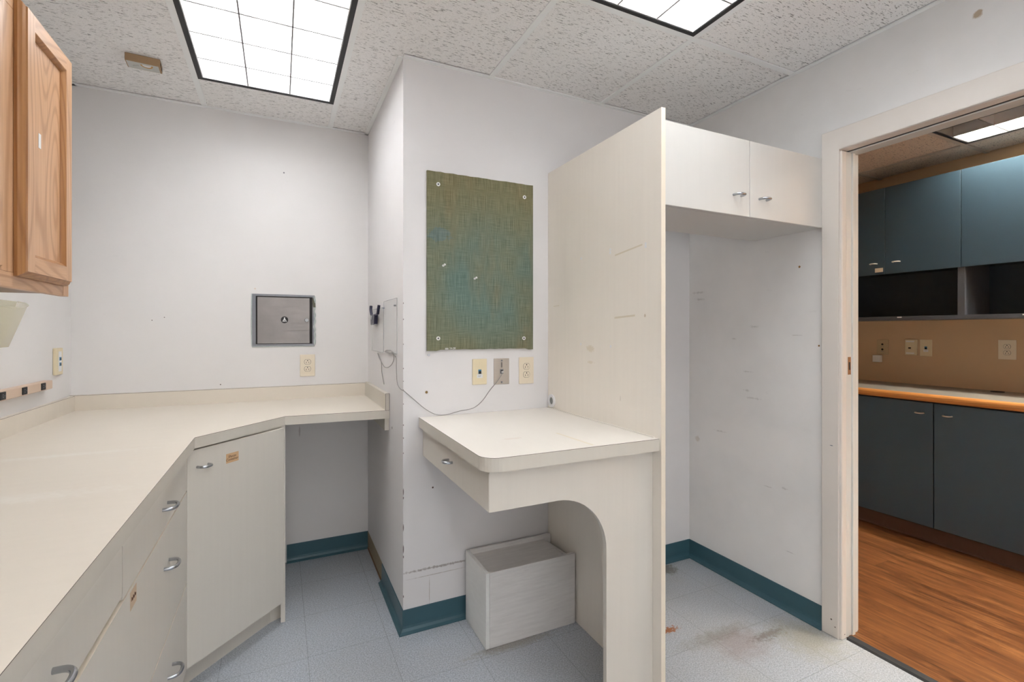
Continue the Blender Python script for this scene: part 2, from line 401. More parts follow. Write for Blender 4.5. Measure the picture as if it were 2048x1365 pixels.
def emis(name, col, strength):
    m = bpy.data.materials.new(name); m.use_nodes = True; t = m.node_tree
    for nd in list(t.nodes): t.nodes.remove(nd)
    o = t.nodes.new('ShaderNodeOutputMaterial'); e = t.nodes.new('ShaderNodeEmission')
    e.inputs[0].default_value = (*col, 1); e.inputs[1].default_value = strength
    t.links.new(e.outputs[0], o.inputs[0]); return m
m_tube = emis('fluorescent tube glow', (0.98, 0.99, 1.0), TUBE*0.94)
m_tube2 = emis('newer fluorescent tube glow', (0.95, 0.98, 1.0), TUBE*0.96)
m_tube_added = emis('added fluorescent tube glow', (0.97, 0.985, 1.0), TUBE*0.95)
m_tube_far_added = emis('added next room lamp glow', (1.0, 0.92, 0.80), 135.0)
m_tube_far = emis('dim fluorescent tube glow', (1.0, 0.93, 0.80), TUBE_FAR)

def fabric():
    n = N('olive woven fabric')
    x, y, z = n.sep()
    # sun-faded blue-green patches where papers did not cover the cloth
    p1 = n.noise(n.mapped((4.2, 1, 3.2), loc=(1.3, 0, 0.4)), 1.0, 3, 0.45)
    mr = n.n('ShaderNodeMapRange'); mr.inputs[1].default_value = 0.12; mr.inputs[2].default_value = 0.40; mr.inputs[3].default_value = 1; mr.inputs[4].default_value = 0
    v = n.n('ShaderNodeVectorMath', operation='SUBTRACT'); n.l(n.pos(), v.inputs[0]); v.inputs[1].default_value = (0.86, YD, 1.50)
    w = n.n('ShaderNodeVectorMath', operation='MULTIPLY'); n.l(v.outputs[0], w.inputs[0]); w.inputs[1].default_value = (0.75, 0, 0.95)
    L = n.n('ShaderNodeVectorMath', operation='LENGTH'); n.l(w.outputs[0], L.inputs[0]); n.l(L.outputs['Value'], mr.inputs[0])
    teal = n.math('MULTIPLY', mr.outputs[0], n.ramp(p1, [(0.34, 0.35), (0.56, 1.0)]))
    c = n.mix(teal, (0.21, 0.195, 0.105), (0.125, 0.212, 0.19))
    br = n.noise(n.mapped((7, 1, 2.2), loc=(5, 0, 2)), 1.0, 3, 0.5)
    c = n.mix(n.ramp(br, [(0.52, 0.0), (0.68, 0.45)]), c, (0.27, 0.19, 0.085))
    c = n.spot(c, (0.625, YD, 1.70), 0.04, (0.10, 0.20, 0.25), amt=0.5, ratio=(1.2, 5, 0.7), wob=0.5, soft=0.15)
    a = n.noise(n.mapped((560, 1, 11)), 1.0, 2, 0.6); b = n.noise(n.mapped((13, 1, 560), loc=(2, 0, 3)), 1.0, 2, 0.6)
    wv = n.math('ADD', n.math('MULTIPLY', a, 0.62), n.math('MULTIPLY', b, 0.38))
    c = n.mix(n.ramp(wv, [(0.38, 0.0), (0.62, 1.0)]), n.mix(0.42, c, (0.035, 0.04, 0.025)), n.mix(0.16, c, (0.60, 0.60, 0.45)))
    n.bump(wv, 0.5, 0.002)
    return n.done(c, 0.95, 0, 0.1)
m_fabric = fabric()

def oak(name, base, dark, scale=(26, 26, 1.6), cath=True):
    n = N(name)
    warp = n.noise(n.mapped(tuple((4.6 if s > 10 else 0.85) for s in scale)), 1.0, 1, 0.4, 0.1)
    rings = n.n('ShaderNodeMath', operation='SINE'); n.l(n.math('MULTIPLY', warp, 170.0), rings.inputs[0])
    g = n.noise(n.mapped(tuple(s*6 if s > 10 else s*2.4 for s in scale)), 1.0, 3, 0.65)
    r = n.ramp(n.math('ADD', n.math('MULTIPLY', rings.outputs[0], 0.5), 0.5), [(0.0, 0.0), (0.6, 0.08), (1.0, 0.58)])
    c = n.mix(r, base, dark)
    c = n.mix(n.ramp(g, [(0.45, 0.0), (0.72, 0.42)]), c, dark)
    n.bump(g, 0.12, 0.001)
    return n.done(c, 0.36, 0, 0.5)
OAKB, OAKD = (0.62, 0.37, 0.21), (0.36, 0.175, 0.075)
m_oak = oak('oak, grain vertical', OAKB, OAKD)
m_oak_h = oak('oak, grain horizontal', OAKB, OAKD, (26, 1.6, 26))
m_oak_edge = oak('oak moulded edge', (0.42, 0.20, 0.07), (0.26, 0.10, 0.03))
m_oak_b = oak('oak plywood underside', (0.18, 0.075, 0.025), (0.10, 0.04, 0.012), (26, 1.6, 26))

def whitewash():
    n = N('whitewashed wood')
    g = n.noise(n.mapped((9, 60, 110), (0, 0.14, 0)), 1.0, 4, 0.7)
    d = n.noise(n.mapped((3, 14, 22), (0, 0.12, 0)), 1.0, 3, 0.6, 1.2)
    c = n.mix(n.ramp(g, [(0.35, 0.0), (0.7, 1.0)]), (0.70, 0.68, 0.665), (0.79, 0.77, 0.755))
    c = n.mix(n.ramp(d, [(0.64, 0.0), (0.76, 0.5)]), c, (0.36, 0.34, 0.34))
    n.bump(g, 0.25, 0.001)
    return n.done(c, 0.65, 0, 0.3)
m_ww = whitewash()
m_ww2 = laminate('white painted crate side', (0.80, 0.80, 0.78), 0.06, 0.6, (20, 20, 60))
m_blue = plain('slate blue cabinet laminate', (0.044, 0.078, 0.110), 0.33, var=0.10, vs=260)
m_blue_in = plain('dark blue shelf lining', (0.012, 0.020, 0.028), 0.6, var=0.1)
m_blue_edge = plain('grey blue shelf edge', (0.075, 0.08, 0.095), 0.45)
m_brownk = plain('brown rubber toe kick', (0.085, 0.040, 0.024), 0.45, var=0.1)
m_greytop = plain('grey speckled laminate', (0.25, 0.235, 0.21), 0.4, var=0.15, vs=300)
m_woodedge = oak('golden wood edging', (0.62, 0.27, 0.075), (0.42, 0.15, 0.03), (30, 1.5, 30))
m_tan = paint('tan wall paint', (0.60, 0.42, 0.26), dirt=0.03)
m_pocket = None
def translucent(name, col, alpha, rough=0.3, trans=0.0):
    n = N(name); c = n.mix(n.noise(n.pos(), 8, 2), tuple(x*0.97 for x in col), col)
    n.done(c, rough, 0, 0.5); n.bsdf.inputs['Alpha'].default_value = alpha; n.bsdf.inputs['Transmission Weight'].default_value = trans
    n.bsdf.inputs['IOR'].default_value = 1.3
    return n.m
m_bin = translucent('frosted yellow plastic', (0.88, 0.84, 0.66), 0.42, 0.3)
m_acry = translucent('clear acrylic', (0.95, 0.97, 0.97), 0.13, 0.06)
m_acry_e = translucent('acrylic edge', (0.62, 0.63, 0.63), 0.5, 0.1)
m_pin = translucent('clear push pin plastic', (0.9, 0.9, 0.9), 0.85, 0.1)

# ------------------------------------------------------------------ room shell
def wall_with_opening(b, x0, x1, y0, y1, z1, oy0, oy1, oz):
    b.box((x0, y0, 0), (x1, oy0, z1)); b.box((x0, oy1, 0), (x1, y1, z1)); b.box((x0, oy0, oz), (x1, oy1, z1)); return b
OY0, OY1, OZ = 0.33, 1.232, 2.052      # rough opening
struct('floor', B().box((XL-0.1, YF-0.1, -0.12), (2.128, YB+0.1, 0)), m_vct, 'grey blue vinyl tile floor of the small room')
struct('floor', B().box((2.15, -1.6, -0.12), (XFAR+0.1, 3.05, 0.003)), m_planks, 'reddish brown wood plank floor beyond the doorway')
struct('wall_back', B().box((XL-0.1, YB, 0), (XP, YB+0.1, 2.75)), m_wall, 'off white back wall behind the worktop')
struct('wall_left', B().box((XL-0.1, YF, 0), (XL, YB, 2.75)), m_wall, 'off white left wall under the oak cabinet')
struct('wall_inner', B().box((XP, YD, 0), (XR, YB+0.1, 2.75)), m_wall_d, 'off white wall with an outer corner behind the desk')
struct('wall_right', wall_with_opening(B(), XR, XW2, YF, YB+0.1, 2.75, OY0, OY1, OZ), m_wall_r, 'scuffed off white right wall around the doorway')
b = B(); wx0, wx1, wz0, wz1 = -0.55, 1.65, 0.85, 2.15
b.box((XL-0.1, YF-0.1, 0), (wx0, YF, 2.75)); b.box((wx1, YF-0.1, 0), (XW2, YF, 2.75)); b.box((wx0, YF-0.1, 0), (wx1, YF, wz0)); b.box((wx0, YF-0.1, wz1), (wx1, YF, 2.75))
struct('wall_front', b, m_wall)
b = B(); fz = YF-0.07
for q in (((wx0, wz0), (wx0+0.05, wz1)), ((wx1-0.05, wz0), (wx1, wz1)), ((wx0+0.05, wz0), (wx1-0.05, wz0+0.05)), ((wx0+0.05, wz1-0.05), (wx1-0.05, wz1)), ((0.53, wz0+0.05), (0.57, wz1-0.05))): b.box((q[0][0], fz, q[0][1]), (q[1][0], YF-0.02, q[1][1]))
struct('window_added', b, m_whitefix, 'added white framed window behind the camera, unseen')  # unseen window, added to let in fill daylight
struct('ceiling', B().box((XL-0.1, YF-0.1, 2.75), (XW2, YB+0.1, 2.8)), m_tbar)
# next room
struct('wall_far', B().box((XFAR, -1.6, 0), (XFAR+0.1, 3.0, 2.75)), m_tan, 'tan wall behind the blue cabinets in the next room')
struct('wall_far_back', B().box((XW2, 2.95, 0), (XFAR+0.1, 3.05, 2.75)), m_tan)
struct('wall_far_front', B().box((XW2, -1.7, 0), (XFAR+0.1, -1.6, 2.75)), m_tan)

# suspended ceiling: tiles rest on T-bars, lights fill some cells
def tiles(name, xs, ys, x0, x1, y0, y1, z, mat, skip, label, cut=None, far=False):
    b = B(); rnd = random.Random(4)
    X = [x0]+sorted(x for x in xs if x0 < x < x1)+[x1]; Y = [y0]+sorted(y for y in ys if y0 < y < y1)+[y1]
    for i in range(len(X)-1):
        for j in range(len(Y)-1):
            cx, cy = (X[i]+X[i+1])/2, (Y[j]+Y[j+1])/2
            if any(abs(cx-a) < 0.2 and abs(cy-c) < 0.3 for a, c in skip): continue
            if cut and cx > cut[0] and cy > cut[1]: continue
            g = (0.0225 if abs(Y[j+1]-y1) < 1e-6 else 0.0140) if rnd.random() < 0.75 else 0.0
            if abs(Y[j+1]-2.629) < 1e-6: g = 0.002
            if far: b.box((X[i], Y[j], z+0.005), (X[i+1]-0.0145, Y[j+1]-0.0145, z+0.021)); continue
            b.box((X[i], Y[j], z+0.005), (X[i+1]-(0.0220 if abs(X[i+1]-XR) < 1e-6 else 0.0), Y[j+1]-g, z+0.021))
    return struct(name, b, mat, label)
GX = [-0.35+0.61*k for k in range(0, 4)]; GY = [2.629, 1.42, 0.201, -1.018]
L1 = (-0.045, 2.0295); L2 = (1.175, 0.8105); L3 = (-0.045, -0.4085)
# main field up to y=YD over the whole width, plus the bay behind the worktop
tiles('ceiling', GX, GY, XL, XP, YF, YB, H, m_tile, [L1, L3, (L1[0]-0.1, L1[1]), (L1[0]-0.1, L3[1])], 'pitted white mineral fibre ceiling tiles over the worktop')
tiles('ceiling', GX, GY, XP, XR, YF, YD, H, m_tile, [L2], 'pitted white mineral fibre ceiling tiles over the desk and alcove')
def tbars():
    b = B(); w = 0.012
    for x in GX:
        if XL < x < XP: b.box((x-w, YF, H), (x+w, YB, H+0.006))
        elif XP <= x < XR: b.box((x-w, YF, H), (x+w, YD, H+0.006))
    for y in GY[1:]:
        x1 = XR
        b.box((XL, y-w, H-0.0005), (x1, y+w, H+0.0055))
    return b
struct('trim_1', tbars(), m_tbar, 'pale grey ceiling grid bars')
def angle_path(pts, z, mat, name, label=None, wd=0.02):
    b = B()
    for (p, q) in zip(pts, pts[1:]):
        d = Vector((q[0]-p[0], q[1]-p[1], 0)).normalized(); n = Vector((d.y, -d.x, 0))
        P = Vector((*p, 0)); Q = Vector((*q, 0)); a = P; c = Q
        quad = [a-d*0.0, c+d*0.0, c+n*wd, a+n*wd]
        b.prism([(v.x, v.y) for v in quad][::-1], z-0.001, z+0.004)
    return struct(name, b, mat, label)
angle_path([(XL, YF), (XL, YB), (XP, YB), (XP, YD), (XR, YD), (XR, YF)], H, m_tbar, 'trim_2', 'pale grey wall angle around the ceiling edge')

# far ceiling
FGX = [3.77+0.012-0.61*k for k in range(0, 3)]; FGY = [1.472+0.61*k for k in range(-4, 3)]
FL = (FGX[1]+0.305, FGY[4]-0.61)
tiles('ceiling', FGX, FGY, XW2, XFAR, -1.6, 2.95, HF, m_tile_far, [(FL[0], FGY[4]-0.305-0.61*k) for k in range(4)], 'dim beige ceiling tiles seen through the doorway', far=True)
b = B()
for x in FGX: b.box((x-0.012, -1.6, HF), (x+0.012, 2.95, HF+0.006))
for y in FGY: b.box((XW2, y-0.012, HF-0.0005), (XFAR, y+0.012, HF+0.0055)) if y > 1.4 or y < -0.95 or abs(y-(FGY[4]-1.22)) < 0.05 else b.box((FGX[0], y-0.012, HF-0.0005), (XFAR, y+0.012, HF+0.0055))
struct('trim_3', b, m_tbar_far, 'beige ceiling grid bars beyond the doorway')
struct('ceiling', B().box((XW2, -1.7, 2.75), (XFAR+0.1, 3.05, 2.8)), m_tbar_far)

# ------------------------------------------------------------------ ceiling lights (2x4 ft parabolic troffers)
def troffer(label, cx, cy, z, tube_mat, lit=(0, 1, 2), group=None, inner=None, bh=0.072):
    hw, hl = 0.293, 0.5975
    inner = inner or m_whitefix; alu = m_alu
    t = thing('ceiling_light', label, 'ceiling light', (cx, cy, z), 0, group)
    b = B()
    for s in (-1, 1):
        b.box((cx+s*hw, cy-hl, z), (cx+s*(hw-0.019), cy+hl, z+0.03)); b.box((cx-hw+0.019, cy+s*hl, z), (cx+hw-0.019, cy+s*(hl-0.016), z+0.03))
    obj('frame', b, m_black, t)
    b = B(); iw, il = hw-0.019, hl-0.016
    for s in (-1, 1):
        b.box((cx+s*iw, cy-il, z+0.003), (cx+s*(iw-0.004), cy+il, z+0.15)); b.box((cx-iw+0.004, cy+s*il, z+0.003), (cx+iw-0.004, cy+s*(il-0.004), z+0.15))
    b.box((cx-iw, cy-il, z+0.15), (cx+iw, cy+il, z+0.155))
    obj('housing', b, inner, t)
    b = B(); iw -= 0.004; il -= 0.004
    for k in (-1, 1):
        b.extr([(cx+k*0.09-0.0012, z+0.004), (cx+k*0.09+0.0012, z+0.004), (cx+k*0.09+0.006, z+bh), (cx+k*0.09-0.006, z+bh)], 'y', cy-il, cy+il)
    for k in range(-2, 3):
        y = cy+k*0.2
        b.extr([(y-0.001, z+0.004), (y+0.001, z+0.004), (y+0.006, z+0.070), (y-0.006, z+0.070)], 'x', cx-iw, cx+iw)
    obj('louver', b, alu, t)
    b = B()
    for k in (-1, 1):
        b.box((cx+k*0.09-0.003, cy-il, z+0.0025), (cx+k*0.09+0.003, cy+il, z+0.004))
    for k in range(-2, 3): b.box((cx-iw, cy+k*0.2-0.003, z+0.0025), (cx+iw, cy+k*0.2+0.003, z+0.004))
    obj('louver_edge', b, m_wire, t)  # blade edges coloured dark to stand for their unlit undersides
    for i, k in enumerate((-1, 0, 1)):
        x = cx+k*0.18
        tb = obj('tube', B().cyl((x, cy-0.55, z+0.112), (0, 1, 0), 0.0127, 1.10, 14), tube_mat if i in lit else m_whitefix, t, smooth=True)
        for s in (-1, 1):
            obj('socket', B().box((x-0.012, cy+s*0.552, z+0.092), (x+0.012, cy+s*0.574, z+0.149), bev=0.003), m_whitefix, tb)
    return t
troffer('large fluorescent troffer with grid louver over the left worktop', *L1, H, m_tube)
troffer('fluorescent troffer cut by the top edge, above the tall cabinet side', *L2, H, m_tube2)
troffer('added fluorescent troffer behind the camera, unseen', *L3, H, m_tube_added)  # unseen lamp, added to light the desk front and alcove
troffer('dim fluorescent troffer seen through the doorway above the blue cabinets', FL[0]+0.0, FL[1]+0.0, HF, m_tube_far, (2,), None, plain('dull grey reflector', (0.34, 0.34, 0.32), 0.4), 0.149)
troffer('added fluorescent troffer of the next room, hidden by the door wall', FL[0]-0.0, FL[1]-1.22, HF, m_tube_far_added)  # extra unseen lamp, added to brighten the next room

# ------------------------------------------------------------------ cove base
def cove(name, pts, mat, label):
    prof = [(0.0, 0.098), (0.0035, 0.098), (0.004, 0.090), (0.004, 0.030), (0.0055, 0.020), (0.011, 0.010), (0.021, 0.004), (0.021, 0.0005), (0.0, 0.0005)]
    b = B(); P = [Vector(p) for p in pts]; rows = []
    for i, p in enumerate(P):
        ns = []
        if i > 0: d = (P[i]-P[i-1]).normalized(); ns.append(Vector((d.y, -d.x)))
        if i < len(P)-1: d = (P[i+1]-P[i]).normalized(); ns.append(Vector((d.y, -d.x)))
        n = ns[0] if len(ns) == 1 else (ns[0]+ns[1])
        rows.append([b.v((p.x+n.x*o, p.y+n.y*o, z)) for o, z in prof])
    for a, c in zip(rows, rows[1:]):
        for k in range(len(prof)): b.face([a[k], a[(k+1) % len(prof)], c[(k+1) % len(prof)], c[k]])
    b.face(rows[0][::-1]); b.face(rows[-1])
    return struct(name, b, mat, label, smooth=False)
cove('baseboard_back', [(0.085, YB), (XP-0.0005, YB)], m_teal, 'teal rubber cove base under the worktop recess')
cove('baseboard_back', [(0.035, YB), (0.085, YB)], m_teal, 'short end piece of teal cove base beside the corner cabinet')
cove('baseboard_inner', [(XP, 2.504), (XP, YD), (1.1755, YD)], m_teal, 'teal cove base wrapping the wall corner beside the white crate')
cove('baseboard_right', [(1.1955, YD), (XR, YD), (XR, 1.291)], m_teal, 'teal cove base in the alcove below the white upper cabinet')
struct('trim_4', B().box((XP-0.0015, 2.506, 0.004), (XP, YB, 0.098)), m_adh, 'bare tan adhesive strip where the cove base is missing')
struct('trim_5', B().box((XP-0.006, 2.506, 0.0), (XP, YB, 0.008)), m_oak_b)

# ------------------------------------------------------------------ doorway
door = thing('door_1', 'painted door frame with pocket door slot, leading to the next room', 'door', (XR, 1.22, 0)); door['kind'] = 'structure'
def rail(b, pts): return b.extr(pts, 'x', 0, 0)
b = B()
b.extr([(1.222, 0), (1.291, 0), (1.291, 2.122), (OY0-0.062, 2.122), (OY0-0.062, 0), (OY0+0.010, 0), (OY0+0.010, 2.038), (1.222, 2.038)], 'x', XR-0.015, XR)
bmesh.ops.bevel(b.bm, geom=[e for e in b.bm.edges if all(v.co.x < XR-0.01 for v in e.verts)], offset=0.003, segments=2, profile=0.5, affect='EDGES')
obj('casing', b, m_trim, door)
b = B()   # casing on the far side
b.extr([(1.222, 0.003), (1.291, 0.003), (1.291, 2.122), (OY0-0.062, 2.122), (OY0-0.062, 0.003), (OY0+0.010, 0.003), (OY0+0.010, 2.038), (1.222, 2.038)], 'x', XW2, XW2+0.015)
obj('casing', b, m_trim_cool, door)
def jambs(b, x0, x1, d, bev=0.004):
    # U shaped lining between x0 and x1, its face at opening edge minus d
    a = 1.222-d; c = OY0+0.010+d; z = 2.038-d
    b.box((x0, a, 0.0), (x1, OY1, 2.030), bev=bev, seg=2); b.box((x0, OY0, 0.0), (x1, c, 2.030), bev=bev, seg=2)
    return b
obj('jamb', jambs(B(), XR-0.008, XR+0.026, 0.010, 0.005), m_trim, door)
b = B(); b.box((XR+0.026, 1.216, 0.0), (XR+0.066, OY1, 2.03)); b.box((XR+0.026, OY0, 0.0), (XR+0.066, OY0+0.012, 2.03))
obj('recess', b, m_trim_cool, door)
obj('head_jamb', B().box((XR-0.008, OY0, 2.033), (XR+0.040, OY1, OZ), bev=0.002), m_trim, door)
obj('head_jamb', B().box((XR+0.052, OY0, 2.029), (XW2+0.004, OY1, OZ), bev=0.002), m_trim_cool, door)
obj('track', B().box((XR+0.040, OY0, 2.0335), (XR+0.052, OY1, OZ)), m_black, door)
obj('jamb', jambs(B(), XR+0.066, XR+0.086, 0.012, 0.003), m_trim_cool, door)
obj('jamb', jambs(B(), XR+0.086, XW2+0.006, 0.004, 0.003), m_trim_cool, door)
sp = obj('strike_plate', B().box((XR+0.040, 1.2148, 1.098), (XR+0.060, 1.2162, 1.172), bev=0.0005), m_brass, door)
obj('latch_hole', B().box((XR+0.045, 1.2143, 1.118), (XR+0.055, 1.2149, 1.150)), m_slot, sp)
struct('trim_6', B().extr([(2.118, 0.0), (2.158, 0.0), (2.158, 0.006), (2.150, 0.009), (2.126, 0.007)], 'y', OY0+0.02, 1.208), m_blackrub, 'black rubber threshold strip between tile and wood floor')

# ------------------------------------------------------------------ handle / plates
def handle(T, parent, w=0.052, d=0.030, r=0.0042, mat=None, name='handle'):
    pts = []
    for k in range(11):
        a = math.pi*k/10
        pts.append((-w/2*math.copysign(abs(math.cos(a))**0.75, math.cos(a)), -d*math.sin(a)**0.7, 0))
    pts[0] = (-w/2, 0, 0); pts[-1] = (w/2, 0, 0)
    return obj(name, B(T).tube(pts, r, 10, smooth=3), mat or m_chrome, parent, smooth=True)

def text_obj(name, txt, size, T, mat, parent, extrude=0.0002, shear=0.0):
    cu = bpy.data.curves.new(name, 'FONT'); cu.body = txt; cu.size = size; cu.align_x = 'CENTER'; cu.align_y = 'CENTER'; cu.extrude = extrude; cu.shear = shear
    cu.space_line = 0.85
    tmp = bpy.data.objects.new('tmp', cu); COL.objects.link(tmp)
    bpy.context.view_layer.update()
    me = bpy.data.meshes.new_from_object(tmp.evaluated_get(bpy.context.evaluated_depsgraph_get()))
    bpy.data.objects.remove(tmp, do_unlink=True)
    b = B(); b.bm.from_mesh(me)
    # text is in xy facing +z: turn to xz facing -y
    b.bm.transform(T @ Matrix.Rotation(math.pi/2, 4, 'X'))
    me2 = bpy.data.meshes.new(name); b.bm.transform(wmat(parent).inverted()); b.bm.to_mesh(me2); b.bm.free()
    me2.materials.append(mat)
    return link(name, me2, parent)

def plate(T, parent, mat, w=0.070, h=0.115, t=0.005, name='plate', bev=0.002):
    return obj(name, B(T).box((-w/2, -t, -h/2), (w/2, 0, h/2), bev=bev, seg=2), mat, parent)
def receptacle(T, parent, mat, zc, r=0.0165, ring=True):
    Tz = T @ Matrix.Translation((0, 0, zc))
    b = B(Tz); n = 28; pts = []
    for i in range(n):
        a = 2*math.pi*i/n; x = r*math.cos(a); z = max(-r*0.80, min(r*0.80, r*math.sin(a))); pts.append((x, z))
    A = [b.v((p[0]*1.08, -0.0052, p[1]*1.08)) for p in pts]
    b.face(A)
    rg = obj('receptacle_outline', b, m_slot if ring else mat, parent)
    b = B(Tz); b.extr([(p[0], p[1]) for p in pts], 'y', -0.0066, -0.004)
    rc = obj('receptacle', b, mat, parent)
    b = B(Tz)
    b.box((-0.0075, -0.0070, -0.008), (-0.0055, -0.0064, 0.001)); b.box((0.0055, -0.0070, -0.007), (0.0075, -0.0064, 0.001))
    b.cyl((0, -0.0070, 0.0075), (0, 1, 0), 0.0028, 0.0006, 12)
    obj('slots', b, m_slot, rc)
def duplex(label, loc, rz, mat, group=None, w=0.070, h=0.115, cat='outlet'):
    T = frame(loc, rz); t = thing('duplex_outlet', label, cat, loc, rz, group)
    plate(T, t, mat, w, h)
    receptacle(T, t, mat, 0.0195); receptacle(T, t, mat, -0.0195)
    obj('screw', B(T).cyl((0, -0.0062, 0), (0, 1, 0), 0.0026, 0.002, 12), mat, t)
    return t

# ------------------------------------------------------------------ left run: corner cabinet, drawer bank, worktop
def diag_pts(o):
    """points of the diagonal front moved inward by o"""
    A = Vector((-0.2915, 2.0137)); C = Vector((0.0165, 2.336)); d = (C-A).normalized(); n = Vector((-d.y, d.x))
    return A+n*o, C+n*o, d, n
A, C, dd, nn = diag_pts(0)
cc = thing('corner_base_cabinet', 'cream laminate corner base cabinet with slanted door and a handwritten tape tag', 'cabinet', (A.x-0.2, A.y+0.3, 0))
A1, C1, _, _ = diag_pts(0.018)
b = B(); b.prism([(A1.x, A1.y), (0.004, 2.348), (0.004, YB-0.002), (XL+0.002, YB-0.002), (XL+0.002, A1.y+0.01), (A1.x-0.01, A1.y+0.01)][::1], 0.10, 0.866)
obj('body', b, m_lam, cc)
b = B(); b.box((0.004, 2.352, 0.0), (0.022, YB-0.002, 0.866)); obj('side_panel', b, m_lam, cc)
A2, C2, _, _ = diag_pts(0.065)
E2 = A2+dd*(0.435)
b = B(); b.prism([(A2.x-0.02, A2.y-0.02), (E2.x, E2.y), (0.004, 2.395), (0.004, YB-0.002), (XL+0.002, YB-0.002), (XL+0.002, A2.y-0.02)], 0.0, 0.10)
obj('toe_kick', b, m_lam, cc)
Lw = (C-A).length
T = Matrix.Translation((A.x, A.y, 0)) @ Matrix.Rotation(math.atan2(dd.y, dd.x), 4, 'Z')
dr = obj('door', B(T).box((0.0, 0.0, 0.097), (Lw, 0.018, 0.858), bev=0.0012), m_lam, cc)
handle(T @ Matrix.Translation((0.060, 0, 0.795)), dr, 0.044, 0.028, 0.0048)
tgb = obj('tape_tag', B(T).box((0.156, -0.0006, 0.776), (0.212, -0.0001, 0.812)), m_tape, dr)
tgb['label'] = 'strip of masking tape reading Sharps Container'
text_obj('handwriting', 'Sharps\nContainer', 0.0135, T @ Matrix.Translation((0.182, -0.0009, 0.794)), m_ink, tgb, 0.0001, 0.25)

XF = -0.292        # drawer fronts face +x
db = thing('drawer_base_cabinet', 'cream laminate drawer bank under the left worktop', 'cabinet', ((XL+XF)/2, 1.2, 0))
Y0 = 0.12
obj('body', B().box((XL+0.002, Y0, 0.10), (XF-0.019, 2.018, 0.866)), m_darkgap, db)
obj('toe_kick', B().box((XL+0.002, Y0, 0.0), (XF-0.075, 2.016, 0.10)), m_lam, db)
def front(y0, y1, z0, z1, hy=None, hz=None):
    b = B(); b.box((XF-0.018, y0, z0), (XF, y1, z1))
    for f in b.bm.faces:
        f.normal_update()
        if abs(f.normal.z) > 0.9: f.material_index = 1
    d = obj('drawer', b, [m_lam, m_panel_edge], db)
    if hy is not None: handle(frame((XF, hy, hz), math.pi/2), d, 0.066, 0.030, 0.0048)
    return d
front(1.247, 2.0135, 0.7250, 0.860, 1.655, 0.785)
front(0.45, 1.2415, 0.7345, 0.860, 0.872, 0.795)
d2 = front(0.45, 2.0135, 0.402, 0.7185, 1.675, 0.612)
front(0.45, 2.0135, 0.105, 0.3965, 1.725, 0.275)
tg2 = obj('tape_tag', B().box((XF+0.0001, 1.302, 0.672), (XF+0.0005, 1.352, 0.712)), m_tape_f, d2); tg2['label'] = 'faded masking tape tag'
b = B()
for k in range(3): b.tube([(XF+0.0008, 1.310+0.012*k, 0.690), (XF+0.0008, 1.313+0.012*k, 0.698), (XF+0.0008, 1.317+0.012*k, 0.689), (XF+0.0008, 1.321+0.012*k, 0.694)], 0.0006, 5, smooth=3)
obj('faded_scribble', b, m_ink, tg2)

def slab(b, pts, z0, z1, ti=0, side=1, dark=2, line=0.0013):
    b.prism(pts, z0, z1-line, side); b.prism(pts, z1-line, z1, dark, top=ti, bot=side)
wt = thing('worktop', 'cream laminate L shaped worktop with a slanted inner corner', 'worktop', (XL+0.5, 2.4, 0.865))
P = [(XL+0.001, Y0-0.02), (-0.277, Y0-0.02), (-0.270, 2.020), (0.022, 2.352), (XP-0.001, 2.322), (XP-0.001, YB-0.001), (XL+0.001, YB-0.001)]
b = B(); slab(b, P, 0.866, ZC); obj('top', b, [m_lamtop, m_lam_edge, m_darkline], wt)
def splash(a, c, nrm, z0, z1, th=0.019, name='backsplash', par=wt):
    a = Vector(a); c = Vector(c); n = Vector(nrm)
    q = [a, c, c+n*th, a+n*th]; 
    if (c-a).cross(n) < 0: q = q[::-1]
    b = B(); slab(b, [(v.x, v.y) for v in q], z0, z1, 0, 0, 2, 0.0013)
    return obj(name, b, [m_lamtop, m_lam_edge, m_darkline], par)
splash((XL+0.001, YB-0.001), (XP-0.001, YB-0.001), (0, -1), ZC, 0.978)
splash((XL+0.001, Y0), (XL+0.001, YB-0.020), (1, 0), ZC, 0.976)
b = B(); x0, x1 = XP-0.020, XP-0.001
b.box((x0, 2.3235, ZC), (x1, 2.931, 0.983)); 
b.box((x0, 2.3225, ZC), (x0+0.0014, 2.3235, 0.984), 1); b.box((x1-0.001, 2.3225, ZC), (x1, 2.3235, 0.984), 1); b.box((x0, 2.3225, 0.983), (x1, 2.3235, 0.9842), 1)
obj('end_splash', b, [m_lam_edge, m_darkline], wt)
tag(obj('wall_cleat', B().box((XP-0.021, 2.335, 0.808), (XP-0.001, 2.93, 0.8655)), m_lam_edge), 'cream support cleat on the side wall under the right end of the worktop', 'support cleat')

